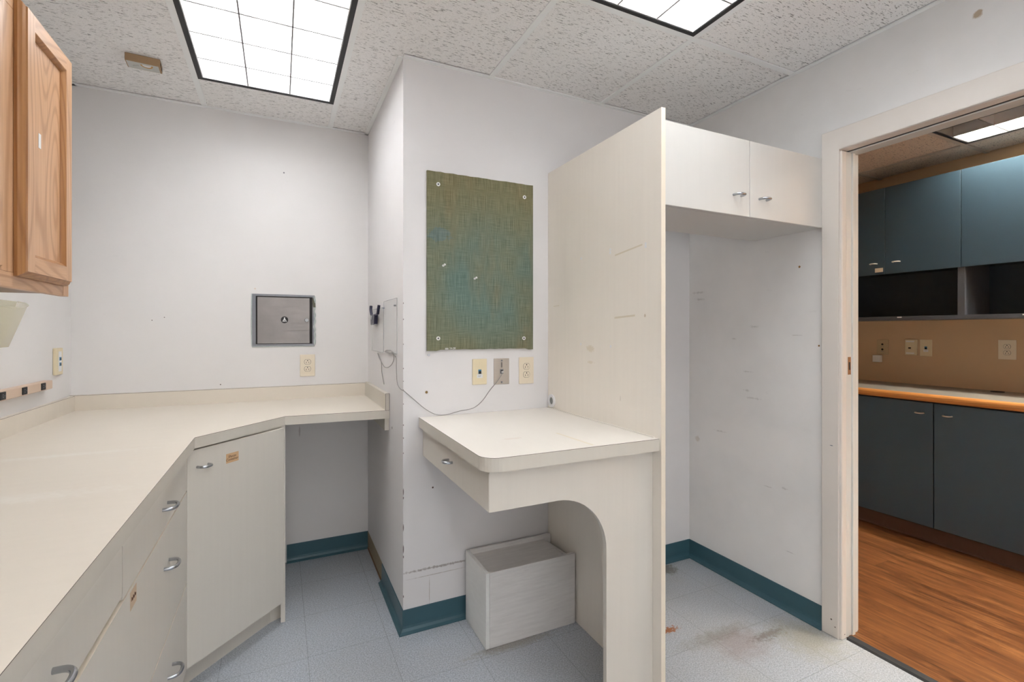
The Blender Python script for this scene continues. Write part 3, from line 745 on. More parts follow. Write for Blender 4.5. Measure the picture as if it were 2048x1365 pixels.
# ------------------------------------------------------------------ oak wall cabinet
XO = -0.575
oc = thing('oak_wall_cabinet', 'honey oak wall cabinet with framed doors high on the left wall', 'cabinet', ((XL+XO)/2, 1.3, 1.384))
OYE = 1.897
obj('body', B().box((XL+0.001, 0.6, 1.392), (XO-0.019, OYE-0.001, 2.088)), m_oak_b, oc)
for ya, yb, za, zb_ in ((OYE-0.040, OYE, 1.384, 2.088), (1.460, 1.570, 1.4201, 2.0499), (0.6, 0.64, 1.384, 2.088)):
    obj('face_stile', B().box((XO-0.019, ya, za), (XO, yb, zb_), bev=0.001), m_oak, oc)
for za, zb_ in ((1.384, 1.42), (2.05, 2.088)):
    obj('face_rail', B().box((XO-0.019, 0.64, za), (XO, OYE-0.040, zb_), bev=0.001), m_oak_h, oc)
def oak_door(y0, y1, z0=1.413, z1=2.083, sw=0.052, knob=False):
    x0, x1 = XO+0.0005, XO+0.022
    root = None
    # stiles with a moulded outer edge
    def edged(yy0, yy1, zz0, zz1, cut, mats):
        b = B(); b.box((x0, yy0, zz0), (x1, yy1, zz1), 0)
        return b
    b = B()
    prof = [(x0, 0.0), (x0+0.007, 0.0), (x0+0.010, 0.003), (x0+0.014, 0.0055), (x0+0.018, 0.0115), (x1, 0.013)]
    rows = []
    for (px, off) in prof:
        rows.append([b.v((px, y, z)) for y, z in ((y0+off, z0+off), (y1-off, z0+off), (y1-off, z1-off), (y0+off, z1-off))])
    # back face
    b.face(rows[0][::-1], 1)
    for a, c in zip(rows, rows[1:]):
        for k in range(4): b.face([a[k], a[(k+1) % 4], c[(k+1) % 4], c[k]], 1)
    # front frame ring, stile/rail split, then moulded inner edge and flat panel
    iy0, iy1, iz0, iz1 = y0+sw, y1-sw, z0+sw, z1-sw
    o = rows[-1]; oy0, oy1, oz0, oz1 = y0+0.013, y1-0.013, z0+0.013, z1-0.013
    q = lambda pts, mi: b.face([b.v((x1, p[0], p[1])) for p in pts], mi)
    q([(oy0, oz0), (iy0, oz0), (iy0, oz1), (oy0, oz1)], 0); q([(iy1, oz0), (oy1, oz0), (oy1, oz1), (iy1, oz1)], 0)
    q([(iy0, oz0), (iy1, oz0), (iy1, iz0), (iy0, iz0)], 2); q([(iy0, iz1), (iy1, iz1), (iy1, oz1), (iy0, oz1)], 2)
    d = obj('door', b, [m_oak, m_oak_edge, m_oak_h], oc)
    b = B(); inn = [(x1, 0.0), (x1-0.001, 0.002), (x1-0.006, 0.007), (x1-0.009, 0.009), (x1-0.012, 0.010)]
    rr = [[b.v((px, y, z)) for y, z in ((iy0+f, iz0+f), (iy1-f, iz0+f), (iy1-f, iz1-f), (iy0+f, iz1-f))] for px, f in inn]
    for a, c in zip(rr, rr[1:]):
        for k in range(4): b.face([a[k], a[(k+1) % 4], c[(k+1) % 4], c[k]])
    obj('moulding', b, m_oak_edge, d)
    b = B(); f = 0.010; b.face([b.v((x1-0.012, y, z)) for y, z in ((iy0+f, iz0+f), (iy1-f, iz0+f), (iy1-f, iz1-f), (iy0+f, iz1-f))])
    obj('panel', b, m_oak, d)
    return d
od = oak_door(1.560, 1.862)
oak_door(1.165, 1.467)
oak_door(0.66, 1.145)
x1p = XO+0.022-0.012
pr = obj('paper_scrap', B().box((x1p+0.0003, 1.664, 1.757), (x1p+0.001, 1.678, 1.795)), m_paper, od)
pr['label'] = 'torn scrap of white paper stuck to the panel'

# ------------------------------------------------------------------ left wall items
pk = thing('wall_pocket', 'frosted yellow plastic pocket with scooped lip on the left wall', 'wall pocket', (XL, 2.22, 1.22))
b = B(); n = 14; yA, yB = 1.98, 2.50; zb, zt = 1.225, 1.39
back = []; 
def pocket_pts(t):      # t 0 bottom .. 1 top: half width and depth
    return 0.165+0.105*t, 0.045+0.035*t
rows = []
for j in range(9):
    t = j/8; hw, dp = pocket_pts(t); row = []
    for i in range(n+1):
        a = math.pi*i/n; u = -math.cos(a); w = math.sin(a)
        z = zb+(zt-zb)*t - (0.030*math.sin(a)**1.5 if j == 8 else 0.030*math.sin(a)**1.5*t)
        row.append(b.v((XL+0.003+dp*w, 2.16+hw*u, z)))
    rows.append(row)
for a, c in zip(rows, rows[1:]):
    for i in range(n): b.face([a[i], a[i+1], c[i+1], c[i]])
b.face(rows[0][::-1])
bmesh.ops.solidify(b.bm, geom=b.bm.faces[:], thickness=0.0015)
obj('pouch', b, m_bin, pk, smooth=True)
obj('back_plate', B().extr([(1.996, zb), (2.324, zb), (2.428, zt+0.001), (1.892, zt+0.001)], 'x', XL+0.0005, XL+0.0028), m_bin, pk)
pts = []
for i in range(n+1):
    a = math.pi*i/n; hw, dp = pocket_pts(1.0); pts.append((XL+0.003+dp*math.sin(a), 2.16-hw*math.cos(a), zt-0.030*math.sin(a)**1.5))
obj('rim', B().tube(pts, 0.0022, 8, smooth=2), m_bin, pk, smooth=True)

T = frame((XL, 2.784, 1.147), math.pi/2)
dp_ = thing('data_outlet', 'ivory network plate with two blue jacks near the left wall corner', 'network outlet', (XL, 2.784, 1.147), math.pi/2)
plate(T, dp_, m_ivory, 0.075, 0.118, 0.012, bev=0.003)
obj('insert', B(T).box((-0.012, -0.0135, -0.044), (0.018, -0.0115, 0.044), bev=0.0006), m_white, dp_)
for z in (0.012, -0.012):
    j = obj('jack', B(T).box((-0.006, -0.0150, z-0.008), (0.011, -0.0130, z+0.007)), m_cyanjack, dp_)
    obj('jack_opening', B(T).box((-0.003, -0.0154, z-0.006), (0.008, -0.0149, z+0.003)), m_slot, j)
ps = thing('power_strip', 'beige multi outlet power strip on the left wall above the worktop', 'power strip', (XL, 1.8, 1.05), math.pi/2)
T = frame((XL, 0, 1.058), math.pi/2)
obj('channel', B(T).box((0.9, -0.030, -0.0175), (2.655, -0.001, 0.0175), bev=0.002), m_stripb, ps)
for k in range(8):
    y = 2.565-0.158*k
    r = obj('outlet', B(T).box((y-0.020, -0.0335, -0.0135), (y+0.016, -0.0295, 0.0135), bev=0.001), m_blackrub, ps)
    bb = B(T); bb.box((y-0.008, -0.0341, 0.003), (y-0.002, -0.0334, 0.006)); bb.box((y-0.008, -0.0341, -0.006), (y-0.002, -0.0334, -0.003)); bb.cyl((y+0.006, -0.0341, 0), (0, 1, 0), 0.002, 0.0007, 10)
    obj('slots', bb, m_steel_d, r)

# ------------------------------------------------------------------ back wall items
ph = thing('pass_through_hatch', 'square stainless steel specimen hatch set in the back wall', 'hatch', (0.02, YB, 1.2))
b = B()
X0, X1, Z0, Z1 = -0.134, 0.178, 1.198, 1.482
for a, c in (((X0, Z0), (X1, Z0+0.012)), ((X0, Z1-0.011), (X1, Z1))): b.box((a[0], YB-0.004, a[1]), (c[0], YB-0.0002, c[1]), bev=0.0008)
for a, c in (((X0, Z0+0.012), (X0+0.018, Z1-0.011)), ((X1-0.012, Z0+0.012), (X1, Z1-0.011))): b.box((a[0], YB-0.004, a[1]), (c[0], YB-0.0002, c[1]), bev=0.0008)
obj('flange', b, m_steel_d, ph)
obj('liner', B().box((X0+0.018, YB-0.0012, Z0+0.012), (X1-0.012, YB-0.0003, Z1-0.011)), m_slot, ph)
hd = obj('door', B().box((-0.109, YB-0.006, 1.2125), (0.152, YB-0.0012, 1.466), bev=0.001), m_steel, ph)
obj('knob', B().cyl((0.136, YB-0.006, 1.342), (0, -1, 0), 0.0105, 0.009, 20, r2=0.009), m_knob, hd, smooth=True)
em = obj('emblem', B().cyl((0.024, YB-0.006, 1.343), (0, -1, 0), 0.0185, 0.0006, 32), m_black, hd); em['label'] = 'round black emblem with a white flask drawing'
T = frame((0.024, YB-0.0066, 1.343), 0)
b = B(T)
fl = [(-0.0028, 0.013), (0.0028, 0.013), (0.0028, 0.006), (0.0115, -0.0085), (0.0105, -0.0105), (-0.0105, -0.0105), (-0.0115, -0.0085), (-0.0028, 0.006)]
inn = [(-0.0003, 0.0), (0.0003, 0.0), (0.0078, -0.0075), (0.0070, -0.0082), (-0.0070, -0.0082), (-0.0078, -0.0075)]
b.extr(fl, 'y', -0.0004, 0.0)
obj('flask_drawing', b, m_paper, em)
b = B(T); b.extr(inn, 'y', -0.0007, -0.0004); obj('flask_drawing', b, m_black, em)
b = B(T); b.box((-0.0012, -0.0009, -0.0088), (0.0012, -0.0007, -0.001)); b.extr([(-0.006, -0.0082), (-0.0045, -0.0055), (-0.002, -0.005), (-0.002, -0.0082)], 'y', -0.0009, -0.0007)
obj('flask_drawing', b, m_paper, em)
b = B(); random.seed(5)
pts = [(X1-0.001+random.uniform(-0.002, 0.003), YB-0.002, Z0+0.005+k*(Z1-Z0-0.01)/16) for k in range(17)]
b.tube(pts, lambda t: 0.0035+0.0025*abs(math.sin(t*23)), 8, smooth=3)
obj('caulk', b, m_silicone, ph, smooth=True)
b = B(); b.tube([(X0-0.001, YB-0.001, Z0), (X0-0.003, YB-0.001, (Z0+Z1)/2), (X0-0.001, YB-0.001, Z1)], 0.003, 8); b.tube([(X0, YB-0.001, Z0-0.002), (0.03, YB-0.001, Z0-0.001), (X1, YB-0.001, Z0)], 0.003, 8)
obj('caulk', b, m_silicone, ph, smooth=True)
b = B(); b.extr([(X1-0.012, 1.468), (X1-0.006, 1.462), (X1+0.004, 1.435), (X1+0.005, 1.415), (X1-0.008, 1.415), (X1-0.013, 1.44)], 'y', YB-0.0075, YB-0.004)
obj('hinge_tab', b, plain('dark caulk smear', (0.10, 0.10, 0.07), 0.6), ph)
duplex('almond duplex outlet on the back wall under the steel hatch', (0.141, YB, 1.088), 0, m_outlet, w=0.078, h=0.122)

# ------------------------------------------------------------------ side wall (x = XP) items; front faces -x
RZ = -math.pi/2
ap = thing('acrylic_pocket', 'clear acrylic literature holder nailed to the narrow side wall', 'wall pocket', (XP, 2.44, 1.17), RZ)
def sheet(y0, y1, z0, z1, x, par):
    obj('sheet', B().box((x-0.002, y0, z0), (x, y1, z1)), m_acry, par)
    b = B(); e = 0.0016
    b.box((x-0.0025, y0, z0), (x+0.0004, y0+e, z1)); b.box((x-0.0025, y1-e, z0), (x+0.0004, y1, z1)); b.box((x-0.0025, y0+e, z1-e), (x+0.0004, y1-e, z1)); b.box((x-0.0025, y0+e, z0), (x+0.0004, y1-e, z0+e))
    obj('edge', b, m_acry_e, par)
sheet(2.146, 2.45, 1.178, 1.428, XP-0.003, ap)
for (y, z) in ((2.17, 1.395), (2.43, 1.395)):
    obj('nail', B().cyl((XP-0.003, y, z), (-1, 0, 0), 0.004, 0.010, 12), m_steel_d, ap, smooth=True)
ap2 = thing('acrylic_pocket', 'clear acrylic sheet behind the spring clamp on the narrow side wall', 'wall pocket', (XP, 2.6, 1.17), RZ)
sheet(2.455, 2.79, 1.172, 1.40, XP-0.003, ap2)
cl = thing('spring_clamp', 'small spring clamp with two dark blue handles on the side wall', 'clamp', (XP-0.01, 2.62, 1.33), RZ)
b = B(); x = XP-0.018
b.tube([(x, 2.735, 1.418), (x-0.002, 2.728, 1.395), (x, 2.712, 1.366)], lambda t: 0.0085-0.001*t, 10); b.tube([(x, 2.498, 1.412), (x-0.002, 2.505, 1.392), (x-0.001, 2.525, 1.370)], lambda t: 0.0075, 10)
b.tube([(x, 2.712, 1.366), (x, 2.62, 1.366), (x-0.001, 2.525, 1.370)], 0.005, 8)
obj('handle', b, m_clampb, cl, smooth=True)
b = B(); b.extr([(2.71, 1.368), (2.585, 1.368), (2.60, 1.318), (2.645, 1.322), (2.70, 1.315)], 'x', x-0.008, x+0.010)
obj('jaw', b, m_clampb, cl)
obj('spring', B().cyl((x-0.012, 2.66, 1.352), (1, 0, 0), 0.012, 0.022, 16), m_chrome, cl, smooth=True)

# wire hanging from the acrylic sheet and running to the phone plate
w = lambda y, z, o=0.006: (XP-o, y, z)
ty = B()
main = [w(2.40, 1.182), w(2.25, 1.178), w(2.155, 1.165), w(2.15, 1.12), w(2.14, 1.07), w(2.12, 1.045), (XP-0.006, 2.06, 1.032), (XP+0.004, YD-0.006, 1.026), (0.52, YD-0.006, 0.985), (0.565, YD-0.007, 0.945), (0.612, YD-0.008, 0.918), (0.66, YD-0.008, 0.914),
        (0.72, YD-0.008, 0.925), (0.785, YD-0.007, 0.934), (0.83, YD-0.008, 0.965), (0.865, YD-0.010, 1.01), (0.905, YD-0.014, 1.055), (0.929, YD-0.016, 1.092)]
ty.tube(main, 0.0016, 8, smooth=5)
loop = [w(2.60, 1.165), w(2.55, 1.15), w(2.50, 1.125), w(2.42, 1.105), w(2.33, 1.108), w(2.24, 1.13), w(2.20, 1.16), w(2.24, 1.188), w(2.34, 1.190), w(2.40, 1.180), w(2.30, 1.176), w(2.22, 1.184), w(2.17, 1.165)]
ty.tube(loop, 0.0019, 8, smooth=5)
ty.tube([w(2.60, 1.165), w(2.56, 1.142), w(2.50, 1.12), w(2.485, 1.07), w(2.43, 1.018)], 0.0022, 8, smooth=5)
tag(obj('phone_wire', ty, m_wire, smooth=True), 'thin grey wire drooping from the acrylic holder to the steel phone plate', 'wire')

# ------------------------------------------------------------------ desk wall items
tb = thing('tack_board', 'faded olive green fabric tack board above the desk', 'tack board', (0.83, YD, 1.196))
b = B(); nx, nz = 26, 40; X0b, X1b, Z0b, Z1b = 0.572, 1.088, 1.1965, 1.974
random.seed(9)
top = [Z1b+random.uniform(-0.0012, 0.0012) for _ in range(nx+1)]; bot = [Z0b+0.001+(0.0015 if 2 < i < nx-1 else -0.003)+random.uniform(-0.0008, 0.0008) for i in range(nx+1)]
F = [[None]*(nz+1) for _ in range(nx+1)]; G = [[None]*(nz+1) for _ in range(nx+1)]
for i in range(nx+1):
    for j in range(nz+1):
        x = X0b+(X1b-X0b)*i/nx; z = bot[i]+(top[i]-bot[i])*j/nz
        edge = (i in (0, nx)) or (j in (0, nz))
        F[i][j] = b.v((x, YD-(0.011 if edge else 0.0145), z))
        if edge: G[i][j] = b.v((x, YD-0.0005, z))
for i in range(nx):
    for j in range(nz): b.face([F[i][j], F[i+1][j], F[i+1][j+1], F[i][j+1]])
for i in range(nx):
    for j in (0, nz): b.face([F[i][j], F[i+1][j], G[i+1][j], G[i][j]])
for j in range(nz):
    for i in (0, nx): b.face([F[i][j], F[i][j+1], G[i][j+1], G[i][j]])
obj('fabric_panel', b, m_fabric, tb, smooth=True)
for (x, z) in ((0.620, 1.918), (1.040, 1.912), (0.620, 1.249), (1.037, 1.247)):
    s = obj('screw', B().ring((x, YD-0.0145, z), (0, -1, 0), 0.0042, 0.0085, 0.0022), m_screw, tb, smooth=True)
    bb = B(); bb.cyl((x, YD-0.0145, z), (0, -1, 0), 0.0046, 0.0012, 16); obj('screw_head', bb, m_steel_d, s)
    bb = B(); bb.box((x-0.003, YD-0.0162, z-0.0007), (x+0.003, YD-0.0156, z+0.0007)); bb.box((x-0.0007, YD-0.0162, z-0.003), (x+0.0007, YD-0.0156, z+0.003)); obj('screw_slot', bb, m_slot, s)
lb = obj('label_strip', B().box((0.652, YD-0.0128, 1.199), (0.667, YD-0.0120, 1.207)), m_cardw, tb); lb['label'] = 'tiny grey label'
text_obj('printed_code', '54-08', 0.012, frame((0.685, YD-0.0155, 1.2045), 0), m_paper, tb, 0.0002)
def pushpin(x, z, label):
    t = thing('push_pin', label, 'push pin', (x, YD-0.0145, z), 0, None)
    obj('head', B().cyl((x, YD-0.0150, z), (0.3, -1, 0.35), 0.0048, 0.005, 12).cyl((x+0.0015, YD-0.019, z+0.0015), (0.3, -1, 0.35), 0.0028, 0.008, 10).cyl((x+0.004, YD-0.0265, z+0.004), (0.3, -1, 0.35), 0.0046, 0.003, 12), m_pin, t, smooth=True)
    obj('needle', B().cyl((x, YD-0.0140, z), (0, -1, 0), 0.0007, 0.003, 6), m_chrome, t)
pushpin(0.641, 1.565, 'clear push pin near the left edge of the green board')
pushpin(0.788, 1.515, 'clear push pin near the middle of the green board')
tag(obj('wall_screw', B().cyl((0.578, YD, 1.177), (0, -1, 0), 0.0025, 0.012, 10).cyl((0.578, YD-0.010, 1.177), (0, -1, 0), 0.0045, 0.003, 12), m_chrome, smooth=True), 'small screw in the wall just below the lower left board corner', 'screw')

def jackplate(label, loc, rz, mat):
    T = frame(loc, rz); t = thing('network_jack_plate', label, 'network outlet', loc, rz)
    plate(T, t, mat, 0.070, 0.116, 0.0055)
    j = obj('jack', B(T).box((-0.0070, -0.0075, -0.010), (0.0070, -0.0055, 0.010)), m_cyanjack, t)
    obj('jack_opening', B(T).box((-0.0055, -0.0079, -0.009), (0.0055, -0.0074, 0.003)), m_slot, j)
    lab = obj('label_strip', B(T).box((-0.014, -0.0060, -0.028), (0.014, -0.0055, -0.0115)), m_paper, t)
    text_obj('printed_code', 'A#7', 0.009, T @ Matrix.Translation((-0.001, -0.0062, -0.019)), m_wire, lab, 0.0001)
    for z in (0.042, -0.042): obj('screw', B(T).cyl((0, -0.0055, z), (0, -1, 0), 0.0026, 0.0008, 12), m_ivory, t)
    return t
jackplate('cream jack plate with one blue port, left of the steel plate above the desk', (0.8175, YD, 1.096), 0, m_ivory)
T = frame((0.927, YD, 1.094), 0); pp = thing('phone_plate', 'scratched steel wall phone plate with a wire plugged in', 'phone jack', (0.927, YD, 1.094))
plate(T, pp, m_steel_p, 0.078, 0.120, 0.004, bev=0.0015)
j = obj('jack', B(T).box((-0.008, -0.0055, -0.011), (0.008, -0.004, 0.010)), m_steel_d, pp); obj('jack_opening', B(T).box((-0.005, -0.0060, -0.008), (0.005, -0.0054, 0.005)), m_slot, j)
obj('plug', B(T).box((-0.0035, -0.016, -0.006), (0.0045, -0.006, 0.001), bev=0.0008), m_pin, pp)
for z in (0.050, -0.050): obj('rivet', B(T).cyl((0, -0.004, z), (0, -1, 0), 0.004, 0.003, 14), m_steel_d, pp, smooth=True)
obj('keyhole', B(T).box((-0.0035, -0.0043, 0.018), (0.0035, -0.0039, 0.042), bev=0.0), m_steel, pp)
duplex('almond duplex outlet above the desk, right of the steel phone plate', (1.056, YD, 1.094), 0, m_outlet, w=0.078, h=0.126)

# ------------------------------------------------------------------ tall end panel, desk, upper cabinet
ep = thing('end_panel', 'tall cream laminate end panel between desk and alcove', 'cabinet panel', (1.185, 1.66, 0))
b = B(); b.box((1.176, 1.2705, 0), (1.194, YD-0.001, 2.047), 0); b.box((1.1755, 1.2695, 0), (1.1945, 1.2705, 2.0475), 1)
obj('board', b, [m_panel, m_panel_edge], ep)
gr = obj('grommet', B().ring((1.176, 2.006, 0.947), (-1, 0, 0), 0.018, 0.031, 0.006), m_white, ep, smooth=True)
obj('grommet_hole', B().cyl((1.176, 2.006, 0.947), (-1, 0, 0), 0.018, 0.0008, 24), plain('grommet inside grey', (0.30, 0.31, 0.30), 0.6), gr)
def strip(y0, z0, y1, z1, wd, nm='old_tape'):
    b = B(); dy, dz = y1-y0, z1-z0; L = math.hypot(dy, dz); ny, nz_ = -dz/L*wd/2, dy/L*wd/2
    b.face([b.v((1.1756, y0+ny, z0+nz_)), b.v((1.1756, y1+ny, z1+nz_)), b.v((1.1756, y1-ny, z1-nz_)), b.v((1.1756, y0-ny, z0-nz_))])
    o = obj(nm, b, m_tape_old, ep); return o
strip(1.523, 1.575, 1.365, 1.592, 0.006); strip(1.526, 1.332, 1.405, 1.338, 0.007); strip(1.99, 1.398, 1.94, 1.40, 0.003)
for (y, z) in ((1.757, 1.595), (1.553, 1.602), (1.553, 1.59), (1.348, 1.592), (1.348, 1.582), (1.76, 1.224), (1.55, 1.22)):
    obj('glue_dab', B().cyl((1.176, y, z), (-1, 0, 0), 0.0055, 0.0008, 7), m_white, ep)

dk = thing('desk', 'small cream laminate desk with rounded corner and arched front panel', 'desk', (0.85, 1.66, 0))
ZD = 0.910
r = 0.055; x0, y0 = 0.532, 1.287
arc = [(x0+r-r*math.cos(a), y0+r-r*math.sin(a)) for a in [math.pi/2*k/8 for k in range(9)]]
P = [(0.5385, YD-0.001)]+arc+[(1.1755, 1.279), (1.1755, YD-0.001)]
b = B(); slab(b, P, 0.868, ZD); obj('desktop', b, [m_deskt, m_lam_edge, m_darkline], dk)
b = B(); b.box((1.168, 1.300, ZD), (1.1755, YD-0.002, ZD+0.003)); obj('edge_strip', b, m_deskt, dk)
b = B(); b.face([b.v((0.900, 1.513, ZD+0.0004)), b.v((0.910, 1.515, ZD+0.0004)), b.v((0.921, 1.30, ZD+0.0004)), b.v((0.911, 1.298, ZD+0.0004))])
obj('old_tape', b, m_tape_old, dk)
# chips in the lower edge
b = B()
for (y, z, s) in ((1.823, 0.8705, 0.006), (1.752, 0.870, 0.004)): b.extr([(y-s, 0.868), (y+s, 0.868), (y+s*0.2, 0.868+s*1.3)], 'x', 0.5325, 0.5385)
# arched front panel with leg
YA = 1.312; zu = 0.868; zl = 0.745
arch = [(0.556, zu), (0.556, zl), (0.775, zl)]
cx, cz, rx, rz_ = 0.790, 0.555, 0.188, 0.190
for k in range(0, 15):
    a = math.pi/2*(1-k/14); arch.append((cx+rx*math.cos(a), cz+rz_*math.sin(a)))
arch += [(0.978, 0.0), (1.1755, 0.0), (1.1755, zu)]
b = B(); b.extr(arch[::-1], 'y', YA, YA+0.018); obj('front_panel', b, m_lam, dk)
b = B(); b.box((0.552, YA+0.0005, 0.7445), (0.555, 2.040, 0.862)); 
dw = obj('drawer', B().box((0.5545, YA+0.001, 0.7445), (0.572, 2.040, 0.860), bev=0.0012), m_lam, dk)
handle(frame((0.5545, 1.665, 0.812), RZ), dw, 0.042, 0.028, 0.0048)
obj('drawer_box', B().box((0.573, YA+0.019, 0.755), (0.95, 2.030, 0.85)), m_lam, dk)

uc = thing('upper_cabinet', 'cream laminate two door wall cabinet over the alcove', 'cabinet', (1.65, 1.46, 1.722))
UX0, UX1 = 1.1945, XR-0.002
b = B(); b.box((UX0, 1.3105, 1.7225), (UX1, 1.626, 1.7405)); b.box((UX0, 1.3105, 2.0), (UX1, 1.626, 2.018)); b.box((UX0, 1.3105, 1.7405), (UX0+0.018, 1.626, 2.0)); b.box((UX1-0.018, 1.3105, 1.7405), (UX1, 1.626, 2.0)); b.box((UX0+0.018, 1.615, 1.7405), (UX1-0.018, 1.626, 2.0))
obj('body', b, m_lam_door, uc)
for (xa, xb, hx) in ((1.1965, 1.6405, 1.572), (1.6435, 2.092, 1.716)):
    b = B(); b.box((xa, 1.2905, 1.7225), (xb, 1.3085, 2.018), 0, bev=0.001)
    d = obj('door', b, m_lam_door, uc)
    handle(frame((hx, 1.2905, 1.798), 0), d, 0.042, 0.028, 0.0048)

# ------------------------------------------------------------------ crate under the desk
cr = thing('wooden_crate', 'whitewashed wooden crate under the desk against the wall', 'crate', (0.957, 1.91, 0))
cx0, cx1, cy0, cy1, ct = 0.745, 1.168, 1.792, 2.026, 0.306
obj('side_board', B().box((cx0, cy0+0.0, 0.001), (cx0+0.016, cy1, ct), bev=0.001), m_ww2, cr)
b = B(); b.extr([(cy0+0.02, 0.001), (cy1-0.012, 0.001), (cy1-0.012, ct-0.03), (cy0+0.02, ct-0.016)], 'x', cx1-0.03, cx1-0.016); obj('side_board', b, m_ww, cr)
obj('front_board', B().box((cx0+0.0165, cy0, 0.001), (cx1, cy0+0.016, ct), bev=0.001), m_ww, cr)
obj('back_board', B().box((cx0+0.0165, cy1-0.012, 0.001), (cx1+0.004, cy1, ct+0.002), bev=0.001), m_ww, cr)
obj('top_board', B().box((cx0+0.0165, cy0+0.0165, ct-0.030), (cx1-0.034, cy1-0.0125, ct-0.018), bev=0.001), m_ww, cr)

# ------------------------------------------------------------------ cardboard carton hanging at the ceiling
sb = thing('ceiling_carton', 'small brown carton fixed to a ceiling tile left of the large light', 'carton', (-0.525, 2.51, H-0.04))
cxm, cym = -0.524, 2.549; ang = math.radians(3)
T = Matrix.Translation((cxm, cym, H-0.0275)) @ Matrix.Rotation(ang, 4, 'Z')
hx, hy = 0.060, 0.033
obj('carton_body', B(T).box((-hx, -hy, 0), (hx, hy, 0.0315), bev=0.001), m_cardb, sb)
lb = obj('face_label', B(T).box((-hx+0.004, -hy+0.003, -0.0008), (hx-0.006, hy-0.004, -0.0001)), m_cardw, sb)
pts = [(0.012+0.022*math.cos(a), 0.026*math.sin(a)-0.020) for a in [math.pi*k/12 for k in range(13)]]
b = B(T); b.prism(pts, -0.0014, -0.0008); obj('cutout', b, m_orange, sb)
pts = [(0.012+0.016*math.cos(a), 0.017*math.sin(a)-0.020) for a in [math.pi*k/12 for k in range(13)]]
b = B(T); b.prism(pts, -0.0018, -0.0014); obj('cutout', b, m_paper, sb)
b = B(T)
for k, (x, y, l) in enumerate(((-0.038, 0.006, 0.010), (-0.034, 0.002, 0.012), (-0.029, 0.000, 0.012), (-0.024, -0.003, 0.010), (-0.019, -0.004, 0.010))): b.box((x, y-l/2, -0.0012), (x+0.0016, y+l/2, -0.0008))
obj('printed_marks', b, m_wire, lb)
b = B(T); b.box((hx-0.0002, -hy+0.010, 0.008), (hx+0.0008, -hy+0.026, 0.022)); b.box((hx-0.0002, 0.004, 0.005), (hx+0.0008, 0.024, 0.018)); obj('side_slot', b, m_slot, sb)

# ------------------------------------------------------------------ next room
FX = 3.50
fb = thing('blue_base_cabinet', 'slate blue base cabinet seen through the doorway under the grey counter', 'cabinet', (3.8, 1.5, 0))
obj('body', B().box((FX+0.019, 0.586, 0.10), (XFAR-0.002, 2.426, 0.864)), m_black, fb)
obj('toe_kick', B().box((FX+0.055, 0.586, 0.003), (XFAR-0.002, 2.426, 0.10)).extr([(FX+0.048, 0.003), (FX+0.055, 0.003), (FX+0.055, 0.012)], 'y', 0.586, 2.426), m_brownk, fb)
ys = [0.586, 1.046, 1.506, 1.966, 2.426]
for k in range(4):
    d = obj('door', B().box((FX, ys[k]+0.003, 0.108), (FX+0.018, ys[k+1]-0.003, 0.850), bev=0.0008), m_blue, fb)
    hy_ = (ys[k+1]-0.068) if k % 2 == 1 else (ys[k]+0.068)
    handle(frame((FX, hy_, 0.786), RZ), d, 0.040, 0.026, 0.0040, m_nickel)
fc = thing('grey_counter', 'grey counter with golden wood edge in the next room', 'counter', (3.8, 1.5, 0.865))
obj('top', B().box((FX-0.018, 0.57, 0.866), (XFAR-0.001, 2.44, 0.903)), m_greytop, fc)
pe = [(FX-0.018, 0.862), (FX-0.034, 0.862), (FX-0.041, 0.868), (FX-0.044, 0.879), (FX-0.043, 0.892), (FX-0.036, 0.902), (FX-0.028, 0.906), (FX-0.018, 0.906)]
obj('wood_edge', B().extr(pe, 'y', 0.57, 2.44), m_woodedge, fc, smooth=True)
obj('grommet', B().cyl((XFAR-0.07, 1.40, 0.9032), (0, 0, 1), 0.032, 0.004, 24), m_blackrub, fc, smooth=True)
UXF = 3.75
fu = thing('blue_wall_cabinet', 'slate blue wall cabinets with open cubbies below in the next room', 'cabinet', (3.91, 1.5, 1.355))
b = B(); uy0, uy1 = 0.656, 2.298
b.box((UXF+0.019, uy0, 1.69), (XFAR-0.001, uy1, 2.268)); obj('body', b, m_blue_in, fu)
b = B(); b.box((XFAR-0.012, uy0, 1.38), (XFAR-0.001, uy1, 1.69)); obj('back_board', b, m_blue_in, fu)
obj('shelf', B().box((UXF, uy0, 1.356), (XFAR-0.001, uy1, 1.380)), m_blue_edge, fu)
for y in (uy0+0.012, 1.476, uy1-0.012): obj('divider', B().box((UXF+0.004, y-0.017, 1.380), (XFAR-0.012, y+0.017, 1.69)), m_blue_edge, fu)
yu = [0.656, 1.066, 1.476, 1.887, 2.298]
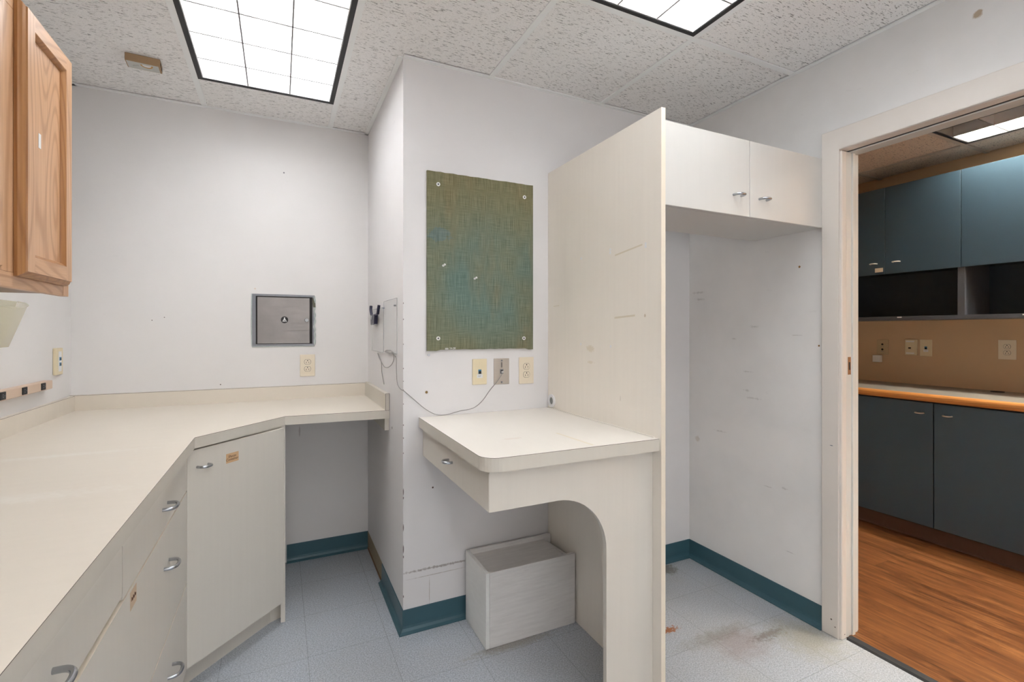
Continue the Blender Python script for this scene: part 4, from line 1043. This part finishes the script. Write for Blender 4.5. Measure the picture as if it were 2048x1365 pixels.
for k in range(4):
    d = obj('door', B().box((UXF, yu[k]+0.0015, 1.673), (UXF+0.018, yu[k+1]-0.0015, 2.268), bev=0.001), m_blue, fu)
    hy_ = (yu[k+1]-0.069) if k in (0, 2) else (yu[k]+0.069)
    handle(frame((UXF, hy_, 1.749), RZ), d, 0.040, 0.026, 0.0040, m_nickel)
    if k == 3:
        t_ = obj('tape_tag', B().box((UXF-0.0008, yu[k]+0.012, 1.690), (UXF-0.0001, yu[k]+0.062, 1.718)), m_outlet, d)
for y in (1.80, 1.19):
    obj('paper_scrap', B().box((UXF-0.0015, y-0.012, 1.370), (UXF-0.0002, y+0.014, 1.377)), m_paper, fu)
# far outlets
T = frame((XFAR, 2.068, 1.162), RZ); t = thing('phone_jack_plate', 'brownish double phone jack plate, leftmost on the tan wall', 'phone jack', (XFAR, 2.068, 1.162), RZ)
m_fivory = plain('dull almond plastic', (0.52, 0.40, 0.24), 0.45, var=0.03)
plate(T, t, m_fivory, 0.078, 0.112)
for z in (0.020, -0.018):
    obj('jack', B(T).cyl((0, -0.0055, z), (0, -1, 0), 0.0075, 0.001, 14), m_slot, t)
    obj('printed_marks', B(T).box((-0.011, -0.0056, z-0.017), (0.011, -0.0050, z-0.0145)), m_wire, t)
T = frame((XFAR, 1.883, 1.165), RZ); t = thing('data_plate', 'almond data plate with two white label strips on the tan wall', 'network outlet', (XFAR, 1.883, 1.165), RZ)
plate(T, t, m_ivory, 0.072, 0.112, 0.014, bev=0.003)
for z in (0.042, -0.042): obj('label_strip', B(T).box((-0.029, -0.0150, z-0.0045), (0.021, -0.0139, z+0.0045)), m_paper, t)
j = obj('jack', B(T).box((-0.022, -0.0165, -0.016), (0.006, -0.0139, 0.018), bev=0.001), m_ivory, t); obj('jack_opening', B(T).box((-0.014, -0.0170, -0.010), (0.002, -0.0164, 0.0)), m_slot, j)
jackplate('ivory plate with one blue port on the tan wall', (XFAR, 1.797, 1.163), RZ, m_ivory)
duplex('ivory duplex outlet on the tan wall at the right picture edge', (XFAR, 1.378, 1.165), RZ, m_outlet, w=0.084, h=0.122)
tag(obj('surface_jack_box', B().box((XFAR-0.032, 2.070, 1.048), (XFAR-0.0005, 2.122, 1.100), bev=0.003, seg=2), m_white), 'small white surface box on the tan wall under the phone jack plate', 'junction box')
# the light that reaches the next room from the side
